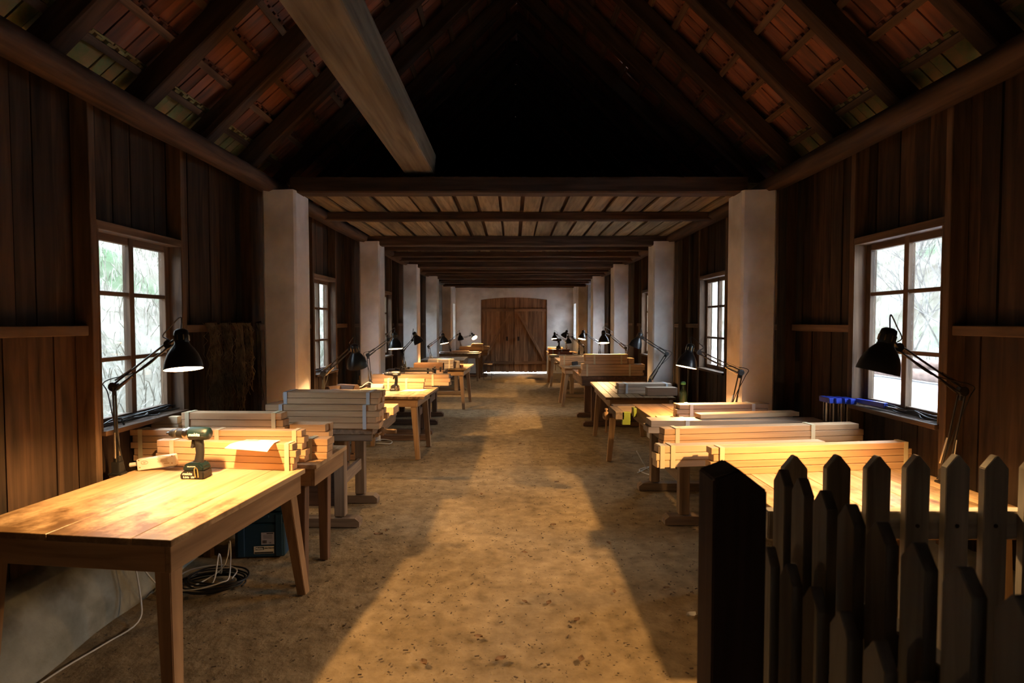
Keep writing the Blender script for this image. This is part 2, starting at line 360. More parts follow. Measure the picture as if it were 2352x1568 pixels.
# ---- side walls
def side_wall(side):
    L = side < 0
    name = 'wall_left' if L else 'wall_right'
    xs, xp = (XL, XLP) if L else (XR, XRP)
    wins = WIN_L if L else WIN_R
    sill, head = (SILL_L, HEAD_L) if L else (SILL_R, HEAD_R)
    yend = PY[4] + 0.315
    sg = -1 if L else 1
    root = empty(name, (0, 0, 0), kind='structure')
    # outer weatherboard shell with openings
    mb = MB(); xo = xp + sg * 0.05; yy = YB
    for (a, b) in wins:
        mb.box((xo, (yy + a) / 2, 1.45), (0.03, a - yy, 2.90)); mb.box((xo, (a + b) / 2, sill / 2), (0.03, b - a, sill)); mb.box((xo, (a + b) / 2, (head + 2.90) / 2), (0.03, b - a, 2.90 - head)); yy = b
    mb.box((xo, (yy + yend) / 2, 1.45), (0.03, yend - yy, 2.90))
    emit('outer_shell', mb, W_wall('Z'), root)
    # planks
    def planks(y0, y1, z0, z1):
        y = y0
        while y < y1 - 0.02:
            w = R.uniform(0.10, 0.165); w = min(w, y1 - y)
            if y1 - (y + w) < 0.05: w = y1 - y
            d = R.uniform(-0.004, 0.006)
            box('plank', (xp + sg * (0.012 + d), y + w / 2, (z0 + z1) / 2), (0.022, w - 0.006, z1 - z0), W_wall('Z'), root)
            y += w
    cuts = []; yy = YB + 0.02
    for (a, b) in wins:
        cuts.append((yy, a - 0.02, 0)); cuts.append((a, b, 1)); yy = b + 0.02
    cuts.append((yy, yend, 0))
    for (a, b, w) in cuts:
        if w: planks(a, b, 0.40, sill - 0.03); planks(a, b, head + 0.03, 2.93)
        else: planks(a, b, 0.40, 1.60); planks(a, b, 1.60, 2.93)
    # studs flush with the inner face, set on edge
    dx = abs(xp - xs)
    for (a, b) in wins:
        for y in (a - 0.024, b + 0.024):
            box('stud', (xs + sg * dx / 2, y, 1.645), (dx, 0.046, 2.50), W_frame('Z'), root, bev=0.003)
    if 0: box('wall_plate_board', ((xp + sg * 0.01 + xs - sg * 0.12) / 2, (YB + yend) / 2, 2.845), (abs(xp - xs) + 0.13, yend - YB, 0.03), W_beam('Y'), root)
    # rails between studs, and behind the pillars a post
    yy = YB
    for (a, b) in wins + [(yend, yend)]:
        if a - 0.05 - yy > 0.1:
            box('rail', (xs + sg * (dx / 2 + 0.01), (yy + a - 0.05) / 2, 1.605), (dx - 0.02, a - 0.05 - yy, 0.055), W_frame('Y'), root, bev=0.004)
        yy = b + 0.05
    for y in PY[:4]:
        box('corner_post', (xs + sg * 0.01, y + 0.16, 1.6), (dx * 0.9, 0.16, 2.5), W_beam('Z'), root, bev=0.004)
    # plinth of plastered rubble
    mbp = MB(); n = 140; V = []; F = []; prof = [(-0.09, -0.03), (-0.07, 0.12), (-0.03, 0.26), (0.0, 0.36), (0.04, 0.41), (0.14, 0.43)]
    for i in range(n + 1):
        y = YB + (yend - YB) * i / n
        for j, (u, z) in enumerate(prof):
            nn = noise.noise(Vector((y * 2.2, z * 4, 5 + sg))) * 0.035
            V.append((xs + sg * (u + nn), y, z + (noise.noise(Vector((y * 1.5, 9, z))) * 0.05 if j > 2 else 0)))
    m = len(prof)
    for i in range(n):
        for j in range(m - 1): F.append((i * m + j, i * m + j + 1, (i + 1) * m + j + 1, (i + 1) * m + j))
    mbp.add(V, F); emit('plinth', mbp, M_plinth, root, smooth=True)
    # end bay: white plastered wall flush with the pillars
    xi = PLI if L else PRI
    y0, y1 = PY[4] + 0.3, YE
    sa, sb, sz0, sz1 = 16.98, 17.62, 1.13, 2.24
    mb = MB(); t = 0.45; xc = xi + sg * t / 2
    mb.box((xc, (y0 + sa) / 2, 1.42), (t, sa - y0, 2.84)); mb.box((xc, (sb + y1) / 2, 1.42), (t, y1 - sb, 2.84))
    mb.box((xc, (sa + sb) / 2, sz0 / 2), (t, sb - sa, sz0)); mb.box((xc, (sa + sb) / 2, (sz1 + 2.84) / 2), (t, sb - sa, 2.84 - sz1))
    emit('plastered_bay', mb, M_plaster, root)
    xg = xi + sg * 0.36
    wr = empty('window_%d' % (5 if L else 10), (xg, (sa + sb) / 2, sz0), kind='structure')
    mb = MB()
    for y in (sa + 0.02, sb - 0.02, (sa + sb) / 2): mb.box((xg, y, (sz0 + sz1) / 2), (0.04, 0.035, sz1 - sz0))
    for z in (sz0 + 0.02, sz1 - 0.02, (sz0 + sz1) / 2): mb.box((xg, (sa + sb) / 2, z), (0.04, sb - sa, 0.035))
    emit('sash', mb, W_frame('Z'), wr)
    mb = MB().box((xg, (sa + sb) / 2, (sz0 + sz1) / 2), (0.004, sb - sa - 0.04, sz1 - sz0 - 0.04)); emit('pane', mb, M_glass, wr)
    portal('daylight_portal', (xi + sg * 0.42, (sa + sb) / 2, (sz0 + sz1) / 2), (0, -sg * -PI / 2 if False else sg * PI / 2, 0), sz1 - sz0, sb - sa)
    # windows
    for i, (a, b) in enumerate(wins):
        wr = empty('window_%d' % (i + 1 + (0 if L else 5)), (xp, (a + b) / 2, sill), kind='structure')
        xg = xp + sg * 0.005
        def pc(nm, c, s, ax='Y', bev=0.003): box(nm, (c[0] - xp, c[1] - (a + b) / 2, c[2] - sill), s, W_frame(ax), wr, bev=bev)
        cy = (a + b) / 2; jd = 0.125; jx = xs + sg * jd / 2
        pc('sill', (xs + sg * (jd / 2 - 0.012), cy, sill - 0.014), (jd + 0.03, b - a + 0.01, 0.028))
        pc('head', (jx, cy, head + 0.025), (jd, b - a, 0.05))
        pc('jamb', (jx, a + 0.006, (sill + head) / 2), (jd, 0.012, head - sill), 'Z', 0.001); pc('jamb', (jx, b - 0.006, (sill + head) / 2), (jd, 0.012, head - sill), 'Z', 0.001)
        z0, z1 = sill + 0.002, head + 0.002; f = 0.045; ya, yb = a + 0.012, b - 0.012
        pc('stile', (xg, ya + f / 2, (z0 + z1) / 2), (0.04, f, z1 - z0), 'Z'); pc('stile', (xg, yb - f / 2, (z0 + z1) / 2), (0.04, f, z1 - z0), 'Z')
        pc('stile', (xg, cy, (z0 + z1) / 2), (0.045, 0.042, z1 - z0), 'Z')
        bars = [z0 + f / 2, sill + (z1 - sill) * 0.345, sill + (z1 - sill) * 0.69, z1 - f / 2]
        for q, z in enumerate(bars):
            for (u, v) in ((ya + f, cy - 0.021), (cy + 0.021, yb - f)):
                pc('glazing_bar', (xg, (u + v) / 2, z), (0.034, v - u, f if q in (0, 3) else 0.026))
        for q in range(3):
            for (u, v) in ((ya + f, cy - 0.021), (cy + 0.021, yb - f)):
                za, zb = bars[q] + 0.013, bars[q + 1] - 0.013
                box('pane', (0.012 * sg, (u + v) / 2 - cy, (za + zb) / 2 - sill), (0.003, v - u, zb - za), M_glass, wr)
        portal('daylight_portal', (xp + sg * 0.10, cy, (sill + head) / 2), (0, sg * PI / 2, 0), head - sill, b - a)
    return root
wl = side_wall(-1)
wr_ = side_wall(1)

# ---- pillars
for (x0, x1) in ((PLO, PLI), (PRI, PRO)):
    for i, y in enumerate(PY):
        root = empty('pillar', (((x0 + x1) / 2), y + 0.16, 0), kind='structure')
        ztop = 2.768; V = []; F = []; nz = 14; pts = []
        w, d = (x1 - x0) / 2, 0.16; e = 0.018
        ring = [(-w + e, -d), (w - e, -d), (w, -d + e), (w, d - e), (w - e, d), (-w + e, d), (-w, d - e), (-w, -d + e)]
        for j in range(nz + 1):
            z = -0.03 + (ztop + 0.03) * j / nz
            for k, (u, v) in enumerate(ring):
                nn = noise.noise(Vector((u * 3 + i * 7, v * 3 + x0, z * 1.3))) * 0.006
                V.append(((x0 + x1) / 2 + u * (1 + nn * 2), y + 0.16 + v * (1 + nn * 2), z + (noise.noise(Vector((u * 9, v * 9, i))) * 0.015 if j == nz else 0)))
        for j in range(nz):
            for k in range(8): F.append((j * 8 + k, j * 8 + (k + 1) % 8, (j + 1) * 8 + (k + 1) % 8, (j + 1) * 8 + k))
        F.append(tuple(range(nz * 8, nz * 8 + 8)))
        emit('shaft', MB().add(V, F), M_plaster, root)

# ---- far wall with the arched gate
root = empty('wall_far', (0, YE, 0), kind='structure')
DX0, DX1, DZ, DA = -1.03, 1.10, 2.38, 0.075
def arc(x): t = (x - (DX0 + DX1) / 2) / ((DX1 - DX0) / 2); return DZ + DA * (1 - t * t)
mb = MB(); xa, xb = PLI - 0.5, PRI + 0.5
mb.box(((xa + DX0) / 2, YE + 0.15, 1.42), (DX0 - xa, 0.3, 2.84)); mb.box(((DX1 + xb) / 2, YE + 0.15, 1.42), (xb - DX1, 0.3, 2.84))
poly = [(DX0, 2.84), (DX0, DZ)] + [(DX0 + (DX1 - DX0) * k / 16, arc(DX0 + (DX1 - DX0) * k / 16)) for k in range(1, 16)] + [(DX1, DZ), (DX1, 2.84)]
for k in range(16):
    x0 = DX0 + (DX1 - DX0) * k / 16; x1 = DX0 + (DX1 - DX0) * (k + 1) / 16
    mb.prism([(x0, arc(x0)), (x1, arc(x1)), (x1, 2.84), (x0, 2.84)], 'Y', YE, YE + 0.3)
emit('plaster', mb, M_plaster, root)
mb = MB().prism([(-3.2, 2.82), (3.3, 2.82), (3.3, 2.9), (RIDX, 5.4), (-3.2, 2.9)], 'Y', YE + 0.02, YE + 0.1); emit('attic_gable', mb, W_wall('Z'), root)
root = empty('door_1', (0, YE, 0), kind='structure')
def doorleaf(x0, x1):
    x = x0; k = 0
    while x < x1 - 0.01:
        w = min(R.uniform(0.12, 0.17), x1 - x)
        if x1 - x - w < 0.06: w = x1 - x
        zt = min(arc(x), arc(x + w)); zb = 0.035 + R.uniform(-0.01, 0.012)
        box('plank', (x + w / 2, 0.06 + R.uniform(-0.003, 0.003), (zt + zb) / 2), (w - 0.006, 0.03, zt - zb), wood('door_wood', (0.13, 0.062, 0.03), (0.34, 0.19, 0.10), 'Z', 0.75, 0.25, 0.8), root)
        x += w
    W = wood('door_wood', (0.13, 0.062, 0.03), (0.34, 0.19, 0.10), 'X')
    for z in (2.05, 0.34): box('ledge', ((x0 + x1) / 2, 0.03, z), (x1 - x0 - 0.02, 0.035, 0.09), W, root, bev=0.004)
doorleaf(DX0 + 0.01, 0.03); doorleaf(0.04, DX1 - 0.01)
mb = MB()
for k in range(16):
    xa_, xb_ = DX0 + (DX1 - DX0) * k / 16, DX0 + (DX1 - DX0) * (k + 1) / 16
    mb.prism([(xa_, 0.05), (xb_, 0.05), (xb_, arc(xb_)), (xa_, arc(xa_))], 'Y', YE + 0.085, YE + 0.10)
emit('door_skin', mb, W_wall('Z'), root)
Wd = wood('door_wood', (0.13, 0.062, 0.03), (0.34, 0.19, 0.10), 'X')
for s, x0, x1 in ((1, -0.95, -0.10), (-1, 1.02, 0.17)):
    dx, dz = x1 - x0, 1.98 - 0.42; ln = math.hypot(dx, dz)
    box('brace', ((x0 + x1) / 2, 0.028, 1.20), (ln, 0.032, 0.085), Wd, root, rot=(0, -math.atan2(dz, dx), 0), bev=0.003)
for x in (-0.19, 0.18): box('latch', (x, 0.0, 1.12), (0.06, 0.04, 0.13), M_rust, root, bev=0.004)

# ---- near wall behind the camera, with its open doorway
root = empty('wall_near', (0, YB, 0), kind='structure')
mb = MB(); mb.box((-1.55, YB - 0.05, 1.45), (2.4, 0.1, 2.95)); mb.box((1.65, YB - 0.05, 1.45), (2.4, 0.1, 2.95)); mb.box((0.05, YB - 0.05, 2.45), (0.8, 0.1, 0.94))
mb.prism([(-3.2, 2.8), (3.3, 2.8), (3.3, 2.9), (RIDX, 5.4), (-3.2, 2.9)], 'Y', YB - 0.1, YB)
emit('boarding', mb, W_wall('Z'), root)
portal('daylight_portal', (0.05, YB - 0.12, 1.1), (PI / 2, 0, 0), 0.8, 1.95)

# ---- wall-plate logs
def log_plate(side):
    L = side < 0; sg = -1 if L else 1
    prof0 = [(2.17, 2.772), (2.06, 2.757), (2.01, 2.785), (2.005, 2.83), (2.05, 2.88), (2.15, 2.915), (2.25, 2.905), (2.25, 2.83)]
    if not L: prof0 = [(u + 0.11, z) for u, z in prof0]
    n = 80; V = []; F = []; m = len(prof0)
    for i in range(n + 1):
        y = YB + (PY[4] + 0.2 - YB) * i / n
        for k, (u, z) in enumerate(prof0):
            nn = noise.noise(Vector((k * 3.1, y * 1.1, side))) * 0.018
            V.append((sg * (u + nn), y, z + noise.noise(Vector((k * 2.1, y * 0.9, side + 8))) * 0.014))
    for i in range(n):
        for k in range(m): F.append((i * m + k, i * m + (k + 1) % m, (i + 1) * m + (k + 1) % m, (i + 1) * m + k))
    F.append(tuple(range(m))); F.append(tuple(range(n * m, n * m + m)))
    o = emit('trim_%d' % (1 if L else 2), MB().add(V, F), W_beam('Y'), None, smooth=True, kind='structure')
log_plate(-1); log_plate(1)

# ---- ceiling of boards on cross beams
root = empty('ceiling', (0, 4.7, 2.8), kind='structure')
def cbox(name, c, s, mat, bev=0, rot=None): return box(name, (c[0], c[1] - 4.7, c[2] - 2.8), s, mat, root, bev=bev, rot=rot)
x = -1.98
while x < 2.05:
    w = R.uniform(0.155, 0.20); g = R.uniform(0.012, 0.055)
    for (a, b) in ((4.84, 9.1), (9.12, 13.4), (13.42, 17.8)):
        cbox('ceiling_board', (x + w / 2 + R.uniform(-0.006, 0.006), (a + b) / 2, 2.852 + R.uniform(0, 0.006)), (w, b - a, 0.02), W_ceil('Y'), rot=(0, R.uniform(-0.012, 0.012), R.uniform(-0.0025, 0.0025)))
        cbox('cover_board', (x + w + g / 2, (a + b) / 2, 2.889), (0.13, b - a, 0.02), W_beam('Y'))  # shade of the gaps put into the colour: darker wood than the boards
    x += w + g
by = [4.82, 6.05, 7.74, 8.55, 9.38, 10.02, 10.80, 11.5, 12.3, 12.9, 13.62, 14.3, 15.0, 15.7, 16.4, 17.1, 17.65]
for i, y in enumerate(by):
    big = i in (0, 2, 6, 10, 14)
    nseg = 16; V = []; F = []; h = 0.125 if big else 0.085; wd = 0.17 if big else 0.10
    zb = 2.84 - h + (0.05 if i == 0 else 0); x0, x1 = (-1.9, 2.0) if i == 0 else (-2.06, 2.16)
    if i == 0: h = 0.13; zb = 2.757
    prof = [(-wd / 2, 0.012), (-wd / 2 + 0.015, 0), (wd / 2 - 0.015, 0), (wd / 2, 0.012), (wd / 2, h), (-wd / 2, h)]
    for s in range(nseg + 1):
        xx = x0 + (x1 - x0) * s / nseg; a = noise.noise(Vector((xx * 1.2, i * 5, 0))) * 0.014; b = noise.noise(Vector((xx * 1.1, i * 5, 6))) * 0.012
        for u, v in prof: V.append((xx, y + u + a, zb + v + (b if v < 0.05 else 0)))
    m = 6
    for s in range(nseg):
        for k in range(m): F.append((s * m + k, s * m + (k + 1) % m, (s + 1) * m + (k + 1) % m, (s + 1) * m + k))
    F.append(tuple(range(m))); F.append(tuple(range(nseg * m, nseg * m + m)))
    emit('ceiling_beam', MB().add(V, F), W_beam('X'), root)
# attic beam lying along the room on the first tie beam
mb = MB(); mb.prism([(-0.945, 2.945), (-0.69, 2.94), (-0.68, 3.13), (-0.95, 3.13)], 'Y', YB, 4.92)
emit('trim_3', mb, W_grey('Y'), None, bevel=0.006, kind='structure')

# ---- roof: rafters, battens, tiles
def roof(side):
    L = side < 0; sg = 1 if L else -1
    ang = math.atan(RS); ca, sa = math.cos(ang), math.sin(ang)
    x00 = (RX_L - 0.40) if L else (RX_R + 0.40); z00 = RZ - 0.40 * RS
    root = empty('roof_left' if L else 'roof_right', (0, 0, 0), kind='structure')
    rot = (0, -ang, 0) if L else (0, ang, 0)
    def at(s, y, perp): # perp > 0: upwards out of the roof
        return (x00 + sg * (s * ca - perp * sa), y, z00 + s * sa + perp * ca)
    smax = ((RIDX - x00) * sg) / ca
    # light leaks: (y0, y1, s0, s1)
    leaks = {True: [], False: [(5.53, 5.545, 1.50, 1.67), (5.765, 5.774, 2.39, 2.49), (5.595, 5.603, 2.35, 2.41), (4.91, 4.918, 1.48, 1.53), (4.965, 4.973, 1.20, 1.27), (5.57, 5.582, 3.17, 3.3)]}[L]
    ys = sorted(set([YB - 0.2, YE + 0.3] + [q for l in leaks for q in l[:2]])); ss = sorted(set([0.0, smax + 0.03] + [q for l in leaks for q in l[2:]]))
    mb = MB()
    for i in range(len(ys) - 1):
        for j in range(len(ss) - 1):
            if any(l[0] <= ys[i] < l[1] and l[2] <= ss[j] < l[3] for l in leaks): continue
            mb.add([at(ss[j], ys[i], 0.045), at(ss[j + 1], ys[i], 0.045), at(ss[j + 1], ys[i + 1], 0.045), at(ss[j], ys[i + 1], 0.045)], [(0, 1, 2, 3)])
    emit('tile_underlay', mb, M_tile, root, fix=False)
    # tiles
    pitch, cw = 0.272, 0.168
    tm = MB()
    for q in (-1, 1): tm.box((0, q * cw / 4, -0.002 * q), (0.36, cw / 2 - 0.007, 0.013)); tm.box((0.155, q * cw / 4, -0.018), (0.032, 0.04, 0.026))
    def tmesh(mat):
        me = bpy.data.meshes.new('tile'); me.from_pydata(tm.v, [], tm.f); me.materials.append(mat); return me
    tms = [tmesh(M_tile), tmesh(M_eave_daylit)]
    rest = MB(); cnt = 0
    rows = int(smax / pitch)
    for r in range(rows + 1):
        s = 0.12 + r * pitch; y = YB - 0.1 + (cw / 2 if r % 2 else 0)
        while y < YE:
            yc = y + cw / 2; y += cw
            if any(l[0] - cw / 2 < yc < l[1] + cw / 2 and l[2] - 0.2 < s < l[3] + 0.2 for l in leaks): continue
            p = at(s, yc, 0.012 + R.uniform(-0.004, 0.004)); j = R.uniform(-0.02, 0.02); tilt = -0.05
            near = 1.6 < yc < 5.2 and s < 3.3 - (0 if yc > 3 else 1.2)
            if near and cnt < 290:
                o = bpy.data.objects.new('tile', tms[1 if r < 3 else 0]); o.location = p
                o.rotation_euler = (0, rot[1] + (tilt if L else -tilt) * (-1), j) if L else (0, rot[1] - 0.05 + 0.0, PI + j) if False else (0, rot[1], j)
                if not L: o.scale = (-1, 1, 1)
                o.parent = root; COL.objects.link(o); cnt += 1
            else:
                M = Matrix.Rotation(rot[1], 3, 'Y'); rest.box(p, (0.36, cw - 0.008, 0.013), M)
    emit('tile_field', rest, M_tile, root, fix=False, kind='stuff')
    # battens
    for r in range(rows + 1):
        s = 0.25 + r * pitch
        if s > smax - 0.03: break
        ya = YB
        while ya < YE:
            yb = min(ya + R.uniform(2.6, 3.6), YE)
            box('batten', at(s, (ya + yb) / 2, -0.032), (0.045, yb - ya - 0.01, 0.028), W_frame('Y'), root, rot=rot); ya = yb
    # rafters
    k = 0; y = -0.62
    while y < YE:
        cx = 0.5 * (0.62 + smax - 0.02)
        box('rafter', at(cx, y, -0.047 - 0.0675), (smax - 0.64, 0.10, 0.135), W_beam('X'), root, rot=rot, bev=0.008)
        y += 0.66
    return root
roof(-1); roof(1)

# ---- outside, seen through the panes
def hill(side):
    L = side < 0; sg = -1 if L else 1
    nx, ny = 60, 120; V = []; F = []; x0 = 2.75 if L else 5.6
    def hz(d, y):
        base = 0.15 if L else 0.70
        z = base + max(0, d - (0.5 if L else 0.9)) * 0.78
        if not L: z = min(z, 3.9 + 0.04 * d)
        return z + noise.noise(Vector((d * 0.8, y * 0.8, side))) * 0.28 * min(1, d) + noise.noise(Vector((d * 3, y * 3, side))) * 0.06
    for j in range(ny + 1):
        for i in range(nx + 1):
            d = 16 * (i / nx) ** 1.4; y = -3 + 36 * j / ny; V.append((sg * (x0 + d), y, hz(d, y)))
    for j in range(ny):
        for i in range(nx): a = j * (nx + 1) + i; F.append((a, a + 1, a + nx + 2, a + nx + 1))
    me = bpy.data.meshes.new('hillside'); me.from_pydata(V, [], F); me.materials.append(M_hill); me.polygons.foreach_set('use_smooth', [True] * len(me.polygons))
    o = bpy.data.objects.new('hillside_left' if L else 'hillside_right', me); COL.objects.link(o); props(o, kind='structure')
    # dry grass
    g = MB()
    for _ in range(16000 if L else 7000):
        d = 0.35 + R.random() ** 1.3 * 9; y = R.uniform(2.5, 17) if L else R.uniform(3, 18)
        x = sg * (x0 + d); z = hz(d, y); ln = R.uniform(0.15, 0.5); a = R.uniform(0, 2 * PI); lean = R.uniform(0.2, 0.9)
        dx, dy = math.cos(a) * ln * lean, math.sin(a) * ln * lean; w = R.uniform(0.003, 0.007)
        px, py = -math.sin(a) * w, math.cos(a) * w
        zt = z + ln * math.sqrt(max(0.05, 1 - lean * lean))
        mx, my, mz = x + dx * 0.45, y + dy * 0.45, z + (zt - z) * 0.7
        g.add([(x - px, y - py, z), (x + px, y + py, z), (mx + px, my + py, mz), (mx - px, my - py, mz), (x + dx, y + dy, zt - ln * 0.1)], [(0, 1, 2, 3), (3, 2, 4)])
    emit('dry_grass', g, M_straw, None, fix=False, kind='stuff', label='pale dry grass covering the steep slope outside the %s windows' % ('left' if L else 'right'), category=None) if False else None
    o = emit('dry_grass', g, M_straw, None, fix=False, kind='stuff'); props(o, 'dry winter grass on the slope outside the %s' % ('wall with the hanging twine' if L else 'window with the blue clamps'), 'grass')
    return hz, x0
hzL, xl0 = hill(-1); hzR, xr0 = hill(1)
def shrub(loc, h, n, seed, label):
    rr = random.Random(seed); mb = MB()
    def br(p, d, ln, r, lv):
        q = p + d * ln; m = p + d * ln * 0.5 + Vector((rr.uniform(-1, 1), rr.uniform(-1, 1), rr.uniform(-.3, .3))) * ln * 0.07
        mb.tube([p, m, q], [r, r * 0.8, r * 0.6], 3, cap=False)
        if lv <= 0: return
        for _ in range(3 if lv > 1 else 4):
            nd = (d + Vector((rr.uniform(-1, 1), rr.uniform(-1, 1), rr.uniform(-0.4, 0.9))) * 0.62).normalized()
            br(p + (q - p) * rr.uniform(0.45, 1.0), nd, ln * rr.uniform(0.55, 0.8), r * 0.55, lv - 1)
    for _ in range(n):
        br(Vector(loc) + Vector((rr.uniform(-.3, .3), rr.uniform(-.3, .3), -0.1)), Vector((rr.uniform(-.5, .5), rr.uniform(-.5, .5), 1)).normalized(), h * 0.42, 0.02, 4)
    return emit('bare_shrub', mb, M_twig, None, fix=False, label=label, category='shrub', group='bare shrubs on the slope outside')
for i, (d, y) in enumerate([(1.0, 7.6), (1.4, 9.2), (2.0, 8.4), (2.4, 10.4), (1.2, 11.6), (3.2, 9.6), (1.2, 14.2), (3.4, 12.6)]):
    shrub((xr0 + d, y, hzR(d, y)), 2.4, 3, i, 'bare leafless shrub on the slope outside the windows')
def conifer(loc, h, seed):
    rr = random.Random(seed); mb = MB(); mb.tube([Vector(loc), Vector(loc) + Vector((0, 0, h))], [0.04, 0.008], 5)
    for k in range(200):
        t = rr.random(); z = loc[2] + h * (0.08 + 0.9 * t); a = rr.uniform(0, 2 * PI); ln = (1 - t) * h * 0.34 + 0.08
        p = Vector((loc[0], loc[1], z)); q = p + Vector((math.cos(a), math.sin(a), -0.25)) * ln
        for s in range(5):
            c = p.lerp(q, (s + 1) / 5); w = 0.06
            mb.add([c + Vector((rr.uniform(-w, w), rr.uniform(-w, w), rr.uniform(-w, w))) for _ in range(3)] , [(0, 1, 2)])
        mb.tube([p, q], [0.006, 0.002], 3, cap=False)
    return emit('young_conifer', mb, M_green2, None, fix=False, label='small green conifer on the slope outside the windows', category='tree', group='young conifers outside')
for i, (d, y) in enumerate([(1.9, 9.4), (3.0, 13.5), (2.6, 17.0)]): conifer((-(xl0 + d), y, hzL(d, y)), 1.5, i + 40)
# white ledge outside the right-hand windows, two logs on it
mb = MB(); V = []; F = []
for j in range(41):
    y = -2 + 24 * j / 40
    for k, (x, z) in enumerate([(2.75, 0.55), (2.85, 0.80), (3.6, 0.84), (4.6, 0.86), (5.5, 0.88), (5.7, 0.4)]):
        V.append((x + noise.noise(Vector((y, k, 1))) * 0.05, y, z + noise.noise(Vector((y * 0.9, k * 1.7, 2))) * 0.03))
for j in range(40):
    for k in range(5): a = j * 6 + k; F.append((a, a + 1, a + 7, a + 6))
o = emit('ground_ledge', MB().add(V, F), M_snow, None, smooth=True, kind='structure')
for i, (y0, y1, x, z, r) in enumerate([(5.6, 9.4, 5.25, 0.97, 0.075), (6.0, 8.9, 5.45, 1.09, 0.07)]):
    t = empty('bare_log', (x, (y0 + y1) / 2, z - r)); props(t, ['long bare log lying along the far edge of the white ledge outside', 'shorter bare log lying on top behind the other outside log'][i], 'log')
    mb = MB().tube([(x + noise.noise(Vector((q, i, 0))) * 0.04, y0 + (y1 - y0) * q / 10, z) for q in range(11)], r, 9); emit('bark', mb, M_log, t, smooth=True)
    for y in (y0, y1): emit('cut_end', MB().tube([(x, y - 0.004, z), (x, y + 0.004, z)], r * 0.93, 9), W_pale('Y'), t)
# yard beyond the gate
me = MB().add([(-14, YE + 0.3, -0.02), (14, YE + 0.3, -0.02), (14, 40, -0.02), (-14, 40, -0.02)], [(0, 1, 2, 3)]); emit('ground_yard', me, M_snow, None, kind='structure')
me = MB().add([(-6, YB - 9, -0.05), (6, YB - 9, -0.05), (6, YB - 0.1, -0.05), (-6, YB - 0.1, -0.05)], [(0, 1, 2, 3)]); emit('ground_forecourt', me, M_floor, None, kind='structure')
mb = MB().box((0.05, YB - 2.5, 2.6), (12, 0.3, 5.4)); emit('wall_sky_block', mb, W_wall('Z'), None, kind='structure')  # unseen wall behind the camera, added to cut sky light through the near doorway

# ================================================================== FURNITURE
TZ = 0.78
def table(FR, BR, width, side, label, boards, legs=(0.0, 0.0), apron_in=0.02, splay=0.07, splay_y=0.03, th=0.028, zt=TZ, mat=W_table, leg_in=0.0, lw=None, group=None, legw=0.075, aph=0.11):
    """FR, BR: front and back corner on the aisle side; side -1: table extends to -x, +1: to +x"""
    FR = Vector((*FR, 0)); BR = Vector((*BR, 0)); d = (BR - FR); ln = d.length; d.normalize()
    n = Vector((-d.y, d.x, 0)) if side < 0 else Vector((d.y, -d.x, 0))
    c = FR + d * ln / 2 + n * width / 2; rz = math.atan2(-d.x, d.y)
    t = empty('work_table', (c.x, c.y, 0), rz); props(t, label, 'table', group)
    x = -width / 2; ws = [b / sum(boards) * width for b in boards]
    if side < 0: ws = ws[::-1]
    for w in ws:
        box('tabletop_board', (x + w / 2, R.uniform(-.002, .002), zt - th / 2 + R.uniform(-.0008, .0008)), (w - 0.0035, ln, th), mat('Y'), t, bev=0.002); x += w
    a = apron_in; hw, hl = width / 2 - a, ln / 2 - a; W = W_leg
    za = zt - th - aph / 2
    for s in (-1, 1):
        box('apron', (s * (hw - 0.012), 0, za), (0.024, 2 * hl, aph), W('Y'), t, bev=0.002)
        box('apron', (0, s * (hl - 0.012), za), (2 * hw - 0.05, 0.024, aph), W('X'), t, bev=0.002)
    for sx in (-1, 1):
        for sy in (-1, 1):
            tx, ty = sx * (hw - 0.026 - legw / 2 - leg_in), sy * (hl - 0.026 - legw / 2)
            bx, by = tx + sx * splay, ty + sy * splay_y + legs[0 if sy < 0 else 1]
            w0, w1 = legw / 2, legw / 2 * 0.72; z1 = zt - th - 0.005
            V = [(bx - w1, by - w1, 0), (bx + w1, by - w1, 0), (bx + w1, by + w1, 0), (bx - w1, by + w1, 0), (tx - w0, ty - w0, z1), (tx + w0, ty - w0, z1), (tx + w0, ty + w0, z1), (tx - w0, ty + w0, z1)]
            emit('leg', MB().add(V, [(3, 2, 1, 0), (4, 5, 6, 7), (0, 1, 5, 4), (1, 2, 6, 5), (2, 3, 7, 6), (3, 0, 4, 7)]), (lw or W)('Z'), t, local=True, bevel=0.003)
    return t
